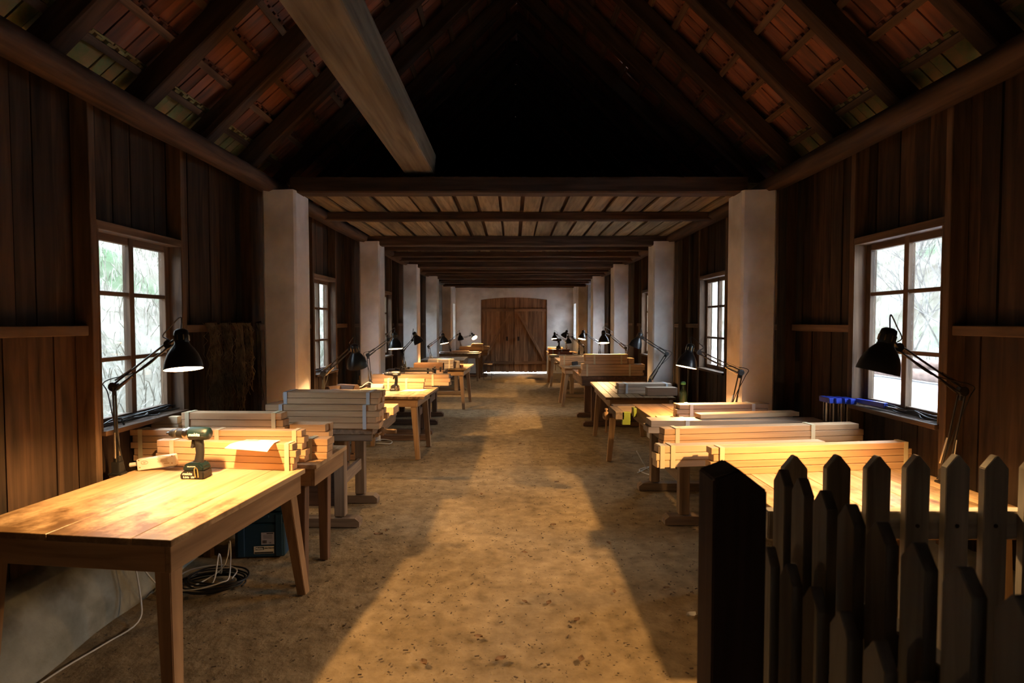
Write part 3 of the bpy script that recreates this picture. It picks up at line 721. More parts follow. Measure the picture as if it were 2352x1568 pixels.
def workbench(x0, x1, y0, y1, zt, label, trestles, legx, mat=W_bench, top=W_bench, rail=0.10, thick=0.045, foot=(0.16, 0.07), planks=3, group=None, footdir='X', panel=False):
    t = empty('workbench', ((x0 + x1) / 2, (y0 + y1) / 2, 0)); props(t, label, 'workbench', group)
    X, Y = t.location.x, t.location.y
    w = (x1 - x0) / planks
    for i in range(planks): box('top_plank', (x0 + w * (i + .5) - X, 0, zt - thick / 2 + R.uniform(-.001, .001)), (w - 0.004, y1 - y0, thick), top('Y'), t, bev=0.003)
    zr = zt - thick - rail / 2
    for y in (y0 + 0.03, y1 - 0.03): box('rail', (0, y - Y, zr), (x1 - x0 - 0.02, 0.05, rail), mat('X'), t, bev=0.004)
    for x in (x0 + 0.03, x1 - 0.03): box('side_rail', (x - X, 0, zr), (0.045, y1 - y0 - 0.12, rail), mat('Y'), t, bev=0.004)
    lz = zt - thick - 0.001
    for y in trestles:
        for x in legx:
            box('leg', (x - X, y - Y, (lz + 0.08) / 2), (0.34 if panel else 0.085, 0.05 if panel else 0.075, lz - 0.08), mat('Z'), t, bev=0.004)
        a, b = min(legx) - foot[0], max(legx) + foot[0]
        z = foot[1]
        fm = MB().prism([(a - X, 0.0), (b - X, 0.0), (b - X, z * 0.6), (b - 0.035 - X, z), (a + 0.035 - X, z), (a - X, z * 0.6)], 'Y', y - Y - 0.05, y - Y + 0.05)
        emit('foot', fm, mat('X'), t, local=True)
    for x in legx: box('stretcher', (x - X, (min(trestles) + max(trestles)) / 2 - Y, 0.36), (0.035, max(trestles) - min(trestles) - 0.06, 0.10), mat('Y'), t, bev=0.003)
    return t
def vise(t, p, horiz=(1, 0), label=None, handle='v', r=0.022, name='vise_screw'):
    """wooden screw with a peg handle; p world, part of bench t"""
    d = Vector((*horiz, 0)); P = Vector(p)
    M = Matrix.Translation(P) @ Vector((0, 0, 1)).rotation_difference(d).to_matrix().to_4x4()
    mb = MB().lathe([(0.0, 0), (r, 0.0), (r * 1.5, 0.015), (r * 1.6, 0.045), (r * 0.9, 0.055), (r * 0.8, 0.13), (r * 0.8, 0.15), (0, 0.15)], M, 12)
    o = emit(name, mb, W_leg('X'), t, smooth=True)
    q = P + d * 0.03
    hv = Vector((0, 0, 1)) if handle == 'v' else Vector((0, 1, 0))
    mb = MB().tube([q - hv * 0.15, q + hv * 0.06], 0.009, 8); mb.tube([q - hv * 0.16, q - hv * 0.145], 0.015, 8); mb.tube([q + hv * 0.055, q + hv * 0.07], 0.015, 8)
    emit('vise_handle', mb, W_leg('Z'), t)

T = {}
T['L1'] = table((-1.363, 2.165), (-1.235, 3.249), 0.985, -1, 'pine table under the green drill and the leftmost lit lamp', [0.18, 0.39, 0.43], legs=(0.0, 0.10), splay=0.035, splay_y=0.03, aph=0.115)
T['L1b'] = table((-1.20, 3.335), (-1.175, 3.87), 1.10, -1, 'narrow pine table tucked behind the table with the green drill', [1, 1, 1], legs=(0.0, 0.0), splay=0.0, splay_y=0.0, leg_in=0.05, lw=W_dbench)
b2 = workbench(-2.22, -1.08, 4.22, 5.10, 0.83, 'old joiner workbench carrying the big timber stack beside the first left pillar', (4.43, 5.02), (-1.40, -2.0), rail=0.055, mat=W_bench)
box('lower_board', (-1.72 - b2.location.x, 4.46 - b2.location.y, 0.38), (0.58, 0.025, 0.46), W_dbench('X'), b2)
vise(b2, (-1.09, 4.42, 0.77), (1, 0), handle='h')
FX = MB().prism([(-1.70, 0.735), (-1.58, 0.735), (-1.58, 0.80), (-1.70, 0.80)], 'Y', 4.212, 4.222)
emit('end_cap', FX, W_dbench('X'), b2)
T['L2'] = table((-1.035, 6.41), (-1.0, 7.38), 0.98, -1, 'pine table carrying the black drill and white paper, left side', [0.2, 0.4, 0.4], legs=(0, 0.05), apron_in=0.10, splay=0.05, splay_y=0.0)
# low stand with firewood against the left wall
st = workbench(-2.18, -1.80, 6.05, 6.75, 0.80, 'small dark stand holding split logs under the second left window', (6.2, 6.6), (-2.10, -1.90), mat=W_dbench, top=W_dbench, foot=(0.03, 0.06), planks=2)
b4 = workbench(-2.2, -1.10, 7.47, 8.25, 0.78, 'workbench behind the black drill table, carrying long light timber', (7.7, 8.1), (-1.35, -1.95), mat=W_dbench, top=W_dbench)
b5 = workbench(-2.2, -1.15, 8.65, 9.75, 0.83, 'dark workbench loaded with steel bar clamps', (8.9, 9.75 - 0.1), (-1.38, -1.95), mat=W_dbench, top=W_dbench)
vise(b5, (-1.16, 8.9, 0.80), (1, 0), handle='v')
T['L3'] = table((-0.86, 10.29), (-0.81, 11.50), 0.94, -1, 'pine table with small dark offcuts, third table along the left aisle', [1, 1, 1, 1], apron_in=0.07, splay=0.06, splay_y=0.04)
b6 = workbench(-2.1, -1.1, 12.3, 13.6, 0.80, 'far left workbench standing on long sledge feet', (12.6, 13.35), (-1.3, -1.9), mat=W_bench)
T['L4'] = table((-0.93, 15.35), (-0.92, 16.25), 1.25, -1, 'last pine table on the left, covered by long thin boards', [1, 1, 1], apron_in=0.03, splay=0.03)
b7 = workbench(-1.75, -0.74, 16.45, 17.2, 0.80, 'workbench in the far left corner before the white end wall', (16.6, 17.05), (-0.95, -1.5), mat=W_bench)
T['R1'] = table((1.22, 2.50), (1.22, 3.38), 1.16, 1, 'pine table behind the picket fence, strewn with lamp light', [1, 1, 1, 1, 1, 1, 1, 1], splay=0.03)
b8 = workbench(1.20, 2.36, 3.98, 5.52, 0.83, 'joiner workbench with yellow-green vise jaws on the right', (4.48, 5.40), (1.40, 2.1), mat=W_bench, top=W_leg, planks=4)
# shoulder vise of this bench
for nm, c, s, m in (('vise_arm', (1.10, 5.45, 0.79), (0.22, 0.14, 0.075), W_bench('X')), ('vise_beam', (0.985, 5.22, 0.79), (0.085, 0.36, 0.075), W_bench('Y'))):
    box(nm, (c[0] - b8.location.x, c[1] - b8.location.y, c[2]), s, m, b8, bev=0.005)
box('vise_jaw', (1.045 - b8.location.x, 5.06 - b8.location.y, 0.765), (0.075, 0.04, 0.12), M_green, b8, bev=0.003, label='yellow-green padded jaw')
box('vise_jaw', (1.165 - b8.location.x, 5.26 - b8.location.y, 0.79), (0.03, 0.09, 0.085), M_green, b8, bev=0.003, label='yellow-green padded jaw')
vise(b8, (0.86, 5.22, 0.76), (1, 0), handle='v', r=0.026)
T['R2'] = table((1.075, 6.36), (1.13, 8.04), 0.81, 1, 'long pine table of narrow boards with grey timber, second row on the right', [1, 1, 1, 1, 1, 1, 1, 1, 1], legs=(0.05, 0), apron_in=0.06, splay=0.06)
b9 = workbench(1.06, 2.10, 8.50, 9.80, 0.81, 'dark panel-legged workbench under the tall brown timber stack', (8.75, 9.6), (1.42, 2.0), mat=W_dbench, top=W_dbench, foot=(0.3, 0.07), panel=True)
T['R3'] = table((0.965, 10.66), (0.95, 11.36), 0.95, 1, 'pine table with a drill lying on white paper, third row on the right', [1, 1, 1], apron_in=0.05, splay=0.10, splay_y=0.02)
b10 = workbench(1.00, 2.1, 11.6, 13.3, 0.80, 'far right workbench with a wooden side vise', (12.1, 13.0), (1.30, 1.9), mat=W_bench)
vise(b10, (0.90, 12.0, 0.76), (1, 0), handle='v')
T['R4'] = table((0.93, 14.1), (0.93, 15.2), 1.2, 1, 'thick-edged pale table second from the end on the right', [1, 1, 1], apron_in=0.04, splay=0.05)
T['R5'] = table((1.02, 15.8), (1.02, 16.8), 0.85, 1, 'last table on the right beside the gate', [1, 1, 1], apron_in=0.04, splay=0.03)
# thin-legged bench by the gate
t = empty('stool_bench', (-0.72, 16.3, 0)); props(t, 'low wooden bench on thin metal legs in front of the gate', 'bench')
box('seat', (0, 0, 0.43), (0.26, 1.5, 0.035), W_dbench('Y'), t, bev=0.004)
for sy in (-0.6, 0.6):
    mb = MB(); y = 16.3 + sy
    mb.tube([(-0.83, y, 0.412), (-0.83, y, 0.008), (-0.61, y, 0.008), (-0.61, y, 0.412)], 0.008, 6); emit('leg_frame', mb, M_dsteel, t)

# ================================================================== TIMBER
def bundle(p0, p1, z0, rows, cols, label, bh=0.040, bw=0.055, mat=W_fresh, tapes=(0.12, 0.88), jit=0.014, tape_mat=None, group=None, tilt=0.0, skip=()):
    p0 = Vector((*p0, 0)); p1 = Vector((*p1, 0)); d = p1 - p0; ln = d.length; rz = math.atan2(d.y, d.x)
    n = Vector((-d.y, d.x, 0)).normalized(); dep = cols * bw
    c = (p0 + p1) / 2 + n * dep / 2
    t = empty('timber_bundle', (c.x, c.y, z0), rz); props(t, label, 'timber', group)
    if tilt: t.rotation_euler = (0, -tilt, rz)
    for r in range(rows):
        for k in range(cols):
            if (r, k) in skip: continue
            l = round(ln * R.choice((0.985, 1.0, 1.0, 0.97)), 2); o = R.uniform(-jit, jit)
            box('board', (o, -dep / 2 + bw * (k + .5) + R.uniform(-.0035, .0035), bh * (r + .5)), (l, bw - 0.0015, bh - 0.003), mat('X'), t, bev=0.0015)
    H = rows * bh
    for f in tapes:
        x = -ln / 2 + ln * f; w = 0.028; mb = MB()
        mb.box((x, -dep / 2 - 0.0045, H / 2), (w, 0.0015, H + 0.004)); mb.box((x, 0, H + 0.001), (w, dep + 0.01, 0.0015)); mb.box((x, dep / 2 + 0.0045, H / 2), (w, 0.0015, H + 0.004))
        emit('tape_strap', mb, tape_mat or M_tape, t, local=True)
    return t
GT = 'taped timber bundles'
BN = {}
BN['La'] = bundle((-2.15, 3.30), (-1.27, 3.19), TZ, 4, 1, 'front taped bundle on the left table, right behind the green drill', bw=0.06, tapes=(0.11, 0.94))
bundle((-2.385, 3.42), (-1.30, 3.385), TZ, 5, 1, 'five-board bundle just behind the paper-topped one near the green drill', bw=0.07, tapes=(0.05, 0.5, 0.95), mat=W_fresh)
bundle((-2.19, 3.61), (-1.50, 3.585), TZ, 6, 1, 'tallest bundle on the narrow left table, six boards high', bh=0.046, bw=0.09, tapes=(0.06, 0.9))
bundle((-2.385, 3.60), (-2.20, 3.60), TZ, 5, 1, 'bluish daylit bundle poking out left below the window sill', bh=0.05, bw=0.05, tapes=(), mat=W_pale)
bundle((-1.47, 3.62), (-1.225, 3.61), TZ, 4, 2, 'short stacked offcuts at the right end of the tallest left bundle', bh=0.049, bw=0.06, tapes=(), mat=W_fresh)
bundle((-1.36, 3.475), (-1.185, 3.47), TZ, 3, 1, 'small low block of offcuts at the corner of the narrow left table', bh=0.043, bw=0.10, tapes=(0.4,), mat=W_fresh)
bundle((-1.91, 4.24), (-1.035, 4.20), 0.83, 4, 4, 'wide lower timber pile on the old left workbench', bh=0.046, bw=0.06, tapes=(0.13, 0.88), mat=W_fresh, jit=0.02, tape_mat=M_tapeg)
bundle((-1.81, 4.27), (-1.045, 4.24), 0.83 + 0.185, 2, 3, 'two-board bundle lying on top of the wide left pile', bh=0.046, bw=0.065, tapes=(0.05, 0.90), mat=W_fresh, tape_mat=M_tapeg)
box('timber_block', (-1.12, 4.95, 0.83 + 0.035), (0.13, 0.22, 0.07), W_fresh('Y'), None, bev=0.002, label='single short block on the far edge of the old left workbench', category='timber')
bundle((-1.68, 7.16), (-1.15, 7.14), TZ, 3, 1, 'three-board bundle standing on the black drill table', bh=0.045, bw=0.07, tapes=(0.1, 0.55))
bundle((-1.95, 7.56), (-0.86, 7.52), TZ, 3, 2, 'long bundle sticking out past the black drill table into the aisle', bh=0.052, bw=0.07, tapes=(0.3, 0.78))
bundle((-2.2, 7.80), (-1.6, 7.78), TZ, 3, 2, 'bundle behind the clamp lamp on the black drill bench', bh=0.052, bw=0.08, tapes=(0.2, 0.7), jit=0.05)
bundle((-1.62, 10.42), (-1.13, 10.40), TZ, 4, 2, 'dark stack on the third left table', bh=0.043, bw=0.08, mat=W_greyfresh, tapes=(0.4, 0.85))
for i, (x, y, z, sx, sz) in enumerate([(-1.07, 10.55, TZ, 0.10, 0.13), (-0.99, 10.62, TZ, 0.06, 0.05)]):
    box('timber_block', (x, y, z + sz / 2), (sx, 0.10, sz), (W_greyfresh, W_red)[i]('Z'), None, bev=0.002, label=['upright grey offcut beside the dark stack, third left table', 'small reddish offcut nearest the aisle on the third left table'][i], category='timber')
bundle((-1.75, 15.7), (-1.25, 15.7), TZ + 0.03, 1, 2, 'short bright board on top of the thin boards, last left table', bh=0.025, bw=0.1, tapes=())
bundle((-2.05, 15.55), (-0.95, 15.55), TZ, 1, 3, 'long thin boards laid flat across the last left table', bh=0.03, bw=0.12, tapes=(0.3,), jit=0.04)
bundle((-1.62, 16.5), (-0.72, 16.5), 0.80, 3, 2, 'long stack on the corner workbench by the white wall', bh=0.045, bw=0.08, mat=W_greyfresh, tapes=(0.8,), jit=0.03)
bundle((-1.25, 16.55), (-0.90, 16.55), 0.935, 2, 1, 'small brightly lit bundle on top of the corner stack', bh=0.04, bw=0.1, mat=W_pale, tapes=())
# right side
bundle((1.12, 3.10), (2.38, 3.26), TZ, 4, 1, 'nearest bundle on the right table, right behind the picket fence', bh=0.0395, bw=0.065, tapes=(0.055, 0.965))
bundle((0.86, 3.26), (1.95, 3.40), TZ, 3, 1, 'pale bundle jutting out left of the nearest right bundle, shadow across it', bh=0.044, bw=0.075, mat=W_pale, tapes=(0.03, 0.09))
bundle((0.95, 3.47), (2.34, 3.66), TZ, 5, 1, 'long bundle with a dark knot in its top board, on the right table', bh=0.039, bw=0.085, tapes=(0.07, 0.74), tilt=0.0)
t = empty('timber_bundle', (1.64, 4.12, 0.83))
props(t, 'low flat pair of boards under the clamps at the front of the right workbench', 'timber', GT)
for r in range(2): box('board', (0.02 * r, 0, 0.0475 * (r + .5)), (1.28, 0.16, 0.046), W_greyfresh('X'), t, bev=0.002)
mb = MB(); mb.box((-0.35, -0.0815, 0.048), (0.03, 0.0015, 0.097)); mb.box((-0.35, 0, 0.096), (0.03, 0.165, 0.0015)); emit('tape_strap', mb, M_tapeg, t, local=True)
bundle((1.42, 4.10), (2.22, 4.22), 0.926, 1, 1, 'single warm-edged board lying on the flat pair of the right workbench', bh=0.035, bw=0.1, tapes=())
bundle((1.335, 4.44), (2.10, 4.50), 0.83, 4, 2, 'grey-brown four-high bundle strapped with two bluish tapes', bh=0.038, bw=0.06, mat=W_greyfresh, tapes=(0.15, 0.83), tape_mat=M_tapeg)
bundle((2.13, 4.50), (2.29, 4.51), 0.83, 2, 2, 'short grey pieces right of the four-high strapped bundle', bh=0.038, bw=0.07, mat=W_greyfresh, tapes=())
box('timber_block', (1.255, 4.52, 0.852), (0.135, 0.10, 0.042), W_fresh('X'), None, bev=0.002, label='low block on the bench left of the four-high strapped bundle', category='timber')
bundle((1.30, 6.70), (1.95, 6.72), TZ, 3, 3, 'white-edged grey bundle on the long right table', bh=0.04, bw=0.06, mat=W_greyfresh, tapes=(0.14, 0.9), tape_mat=M_tapeg)
bundle((1.60, 6.50), (1.965, 6.50), TZ, 1, 1, 'stubby grey beam piece in front of the white-edged bundle', bh=0.097, bw=0.12, mat=W_greyfresh, tapes=())
bundle((1.06, 8.56), (2.04, 8.58), 0.81, 4, 3, 'broad brown lower stack on the panel-legged bench', bh=0.046, bw=0.07, mat=W_fresh, tapes=(0.1, 0.78), jit=0.03)
bundle((1.13, 8.60), (1.80, 8.61), 0.81 + 0.184, 3, 2, 'brown upper bundle on the broad stack of the panel-legged bench', bh=0.052, bw=0.07, mat=W_fresh, tapes=(0.22, 0.85))
box('timber_block', (1.86, 8.72, 0.994 + 0.045), (0.09, 0.2, 0.09), W_fresh('Y'), None, bev=0.002, label='orange end-lit block beside the brown upper bundle', category='timber')
bundle((0.96, 11.20), (2.05, 11.20), TZ, 4, 1, 'glowing yellow bundle behind the drill lying on paper', bh=0.047, bw=0.10, mat=W_fresh, tapes=(0.08,))
bundle((0.95, 14.25), (2.0, 14.25), TZ, 1, 2, 'flat board lying on the pale table near the right end', bh=0.03, bw=0.1, mat=W_greyfresh, tapes=(0.4,))
bundle((0.98, 15.0), (1.55, 15.0), TZ, 3, 2, 'dark reddish stack under the far standing drill', bh=0.045, bw=0.08, mat=W_red, tapes=(0.2, 0.62), tape_mat=M_tapeg)
bundle((1.20, 14.55), (1.62, 14.55), TZ, 2, 1, 'small dark red bundle with pale ends near the right end', bh=0.042, bw=0.08, mat=W_red, tapes=(0.06, 0.94), tape_mat=M_tapeg)
bundle((1.03, 16.2), (1.48, 16.2), TZ, 3, 2, 'bright bundle under the last lit lamp on the right', bh=0.045, bw=0.08, mat=W_pale, tapes=(0.25, 0.85))

# split logs on the dark stand
for i, (y, x, z, s, rr) in enumerate([(6.22, -1.96, 0.80, 0.085, 0.95), (6.48, -2.08, 0.80, 0.10, -0.7), (6.50, -1.96, 0.80, 0.11, 1.2), (6.17, -1.85, 0.80, 0.06, 0.6)]):
    t = empty('split_log', (x, y, z), rr); props(t, ['fat split log at the front of the dark stand', 'thick split log against the wall on the dark stand', 'tallest split log at the back of the dark stand', 'thin split log nearest the room on the dark stand'][i], 'log')
    poly = [(-s * .6, 0), (s * .6, 0), (s * .75, s * .5), (s * .3, s * 1.05), (-s * .35, s * 1.0), (-s * .7, s * .45)]
    emit('split_face', MB().prism(poly, 'Y', -0.13, 0.13), W_dbench('Y'), t, local=True, bevel=0.006)

# ================================================================== LAMPS
def lamp(label, base, elbow, head, aim, rim=None, lit=True, ztable=TZ, power=1.0, side=1, k=1.0, cable=True):
    """base, elbow, head joint in metres; rim: centre of the shade opening"""
    base, elbow, head, rim = Vector(base), Vector(elbow), Vector(head), Vector(rim)
    t = empty('desk_lamp', base); props(t, label, 'lamp', 'clamp-on work lamps')
    # clamp
    mb = MB(); mb.box(base + Vector((0, 0, 0.006)), (0.075 * k, 0.06 * k, 0.012)); mb.box(base + Vector((0, 0, 0.04)), (0.045 * k, 0.045 * k, 0.07)); mb.box(base + Vector((0, 0, 0.085)), (0.03 * k, 0.03 * k, 0.04))
    emit('clamp', mb, M_blackpl, t, bevel=0.003)
    foot = base + Vector((0, 0, 0.075))
    def arm(name, a, b, off):
        d = (b - a).normalized(); s = d.cross(Vector((0, 0, 1))); s = s.cross(d).normalized() if s.length > 1e-3 else Vector((1, 0, 0))
        for q in (-1, 1):
            emit(name, MB().tube([a + s * off * q, b + s * off * q], 0.0055 * k, 6), M_black, t)
        return s
    s1 = arm('lower_arm', foot, elbow, 0.015 * k); s2 = arm('upper_arm', elbow, head, 0.014 * k)
    # springs
    def spr(a, b, s, f0, f1):
        for q in (-1, 1):
            p = a.lerp(b, f0) + s * 0.028 * k * q; e = a.lerp(b, f1) + s * 0.020 * k * q
            emit('spring', MB().tube([p, e], 0.0052 * k, 7), M_steel, t)
    spr(foot, elbow, s1, 0.06, 0.40); spr(elbow, head, s2, 0.05, 0.35)
    # elbow bracket and head joint
    mb = MB().tube([elbow + Vector((0, -0.014, 0)), elbow + Vector((0, 0.014, 0))], 0.026 * k, 10); mb.tube([elbow + s2 * 0.014, elbow + (foot - elbow).normalized() * 0.05], 0.009, 6)
    emit('elbow_bracket', mb, M_black, t)
    mb = MB().tube([head + Vector((0, -0.013, 0)), head + Vector((0, 0.013, 0))], 0.022 * k, 10)
    axis = Vector(aim).normalized()           # from the socket to the opening
    H = 0.135 * k; top = rim - axis * H; colp = rim - axis * (H + 0.035 * k)
    mb.tube([head, colp], 0.010 * k, 6)
    emit('head_joint', mb, M_black, t)
    M = Matrix.Translation(rim) @ Vector((0, 0, -1)).rotation_difference(axis).to_matrix().to_4x4()
    q = k
    prof = [(0.088, 0), (0.087, 0.012), (0.082, 0.04), (0.070, 0.075), (0.052, 0.105), (0.036, 0.125), (0.033, 0.135)]
    outer = [(r * q, z * q) for r, z in prof]
    sh = emit('shade', MB().lathe(outer, M, 28), M_black, t, smooth=True)
    under(emit('reflector', MB().lathe([(r * q - 0.0022, z * q + 0.0004) for r, z in prof], M, 28), M_white, t, smooth=True, fix=False), sh)
    col_ = emit('socket_collar', MB().lathe([(0.033 * q, 0.134 * q), (0.034 * q, 0.150 * q), (0.034 * q, 0.180 * q), (0.031 * q, 0.196 * q), (0.018 * q, 0.205 * q), (0.0, 0.206 * q)], M, 18), M_black, t, smooth=True)
    mb = MB()
    for a in range(8):
        c, s = math.cos(a * PI / 4), math.sin(a * PI / 4)
        mb.tube([M @ Vector((0.0345 * q * c, 0.0345 * q * s, 0.145 * q)), M @ Vector((0.0345 * q * c, 0.0345 * q * s, 0.172 * q))], 0.0028, 4)
    under(emit('vent_rib', mb, M_brass if lit else M_steel, t), col_)
    bz = 0.098 * q
    emit('bulb', MB().lathe([(0.0, bz - 0.026), (0.014, bz - 0.022), (0.024, bz - 0.008), (0.026, bz + 0.004), (0.020, bz + 0.022), (0.013, bz + 0.04)], M, 14), M_bulb if lit else M_bulboff, t, smooth=True)
    if lit:
        l = bpy.data.lights.new('bulb_light', 'POINT'); l.energy = BULB_W * power; l.color = BULB_C; l.shadow_soft_size = 0.020
        o = bpy.data.objects.new('bulb_light', l); o.location = (M @ Vector((0, 0, 0.046 * q))) - base; o.parent = t; COL.objects.link(o)
    if cable:
        cp = M @ Vector((0, 0, 0.205 * q)); up = Vector((0, 0, 1)); sd = (head - cp); sd.z = 0
        pts = spline([cp, cp + up * 0.05 * q - axis * 0.01, cp.lerp(head, 0.6) + up * 0.055 * q + sd * 0.3, head + sd * 0.5 + up * 0.04 * q, head, head.lerp(elbow, 0.5) - s2 * 0.02, elbow + Vector((0.05 * side, 0, 0.03)) * q, elbow + Vector((0.035 * side, 0, -0.04)), foot.lerp(elbow, 0.4), foot + Vector((-0.02 * side, 0.03, -0.06))], 6)
        emit('cord', MB().tube(pts, 0.0032, 5), M_blackpl, t)
    return t
lamp('lit black desk lamp at the near left window, above the green drill', (-2.262, 3.12, TZ), (-2.257, 3.10, 1.286), (-1.784, 2.85, 1.537), (0.14, -0.15, -1), (-1.65, 2.75, 1.415), side=-1, power=1.15)
lamp('black lamp turned away, in front of the first left pillar', (-1.71, 4.92, 0.83), (-1.692, 4.9, 1.191), (-1.40, 4.75, 1.424), (0.05, 0.30, -1), (-1.331, 4.7, 1.27), power=0.7)
lamp('lit lamp clamped behind the black drill, left side', (-1.90, 7.32, TZ), (-1.927, 7.3, 1.216), (-1.58, 7.0, 1.428), (0.08, -0.11, -1), (-1.473, 6.9, 1.317), side=-1)
lamp('small lamp tilted toward the aisle over the bar clamps', (-1.85, 9.4, 0.83), (-1.894, 9.4, 1.161), (-1.701, 9.3, 1.348), (0.50, 0.15, -1), (-1.583, 9.3, 1.304), power=0.8)
lamp('lit lamp on the third left table with the dark stack', (-1.66, 11.3, TZ), (-1.736, 11.3, 1.154), (-1.481, 11.2, 1.34), (0.2, -0.08, -1), (-1.38, 11.1, 1.225))
lamp('unlit lamp at the last left table', (-1.79, 15.8, TZ), (-1.864, 15.8, 1.075), (-1.558, 15.5, 1.307), (0.15, 0.2, -1), (-1.457, 15.4, 1.163), lit=False)
lamp('lit lamp facing the camera before the white end wall, left of the gate', (-1.60, 16.9, 0.80), (-1.632, 16.9, 1.155), (-1.303, 16.8, 1.245), (0.7, -0.75, -1), (-1.163, 16.7, 1.181), side=-1)
lamp('big black lamp against the near right window, above the picket fence', (2.335, 2.95, TZ), (2.375, 2.9, 1.287), (1.818, 2.6, 1.533), (-0.22, 0.06, -1), (1.658, 2.5, 1.425), side=1, power=1.15)
lamp('lit lamp beside the first right pillar, over the joiner bench', (1.86, 4.645, 0.83), (1.925, 4.64, 1.228), (1.585, 4.68, 1.394), (-0.22, -0.07, -1), (1.482, 4.70, 1.267))
lamp('unlit bluish-black lamp on the long right table', (1.87, 7.5, TZ), (2.10, 7.5, 1.222), (1.75, 7.45, 1.444), (-0.38, 0.15, -1), (1.64, 7.40, 1.32), lit=False)
lamp('lit lamp above the tall brown stack on the right', (1.97, 9.35, 0.81), (1.905, 9.3, 1.216), (1.62, 9.2, 1.44), (0.0, -0.16, -1), (1.47, 8.9, 1.315))
lamp('lit lamp with its arm crossing the third right pillar', (2.02, 12.8, 0.80), (2.016, 12.8, 1.164), (1.685, 12.6, 1.371), (-0.2, -0.14, -1), (1.568, 12.5, 1.27))
lamp('unlit upright lamp before the bright end slit window', (1.79, 14.9, TZ), (1.792, 14.9, 1.143), (1.60, 14.8, 1.26), (0.1, 0.1, -1), (1.50, 14.8, 1.09), lit=False)
lamp('unlit lamp tilted left before the white end wall', (1.96, 15.15, TZ), (1.944, 15.1, 0.983), (1.489, 15.0, 1.345), (-0.6, 0.25, -1), (1.377, 15.0, 1.262), lit=False)
lamp('lit lamp nearest the gate on the right', (1.62, 16.6, TZ), (1.603, 16.6, 1.085), (1.303, 16.3, 1.289), (0.0, -0.28, -1), (1.231, 16.2, 1.155))

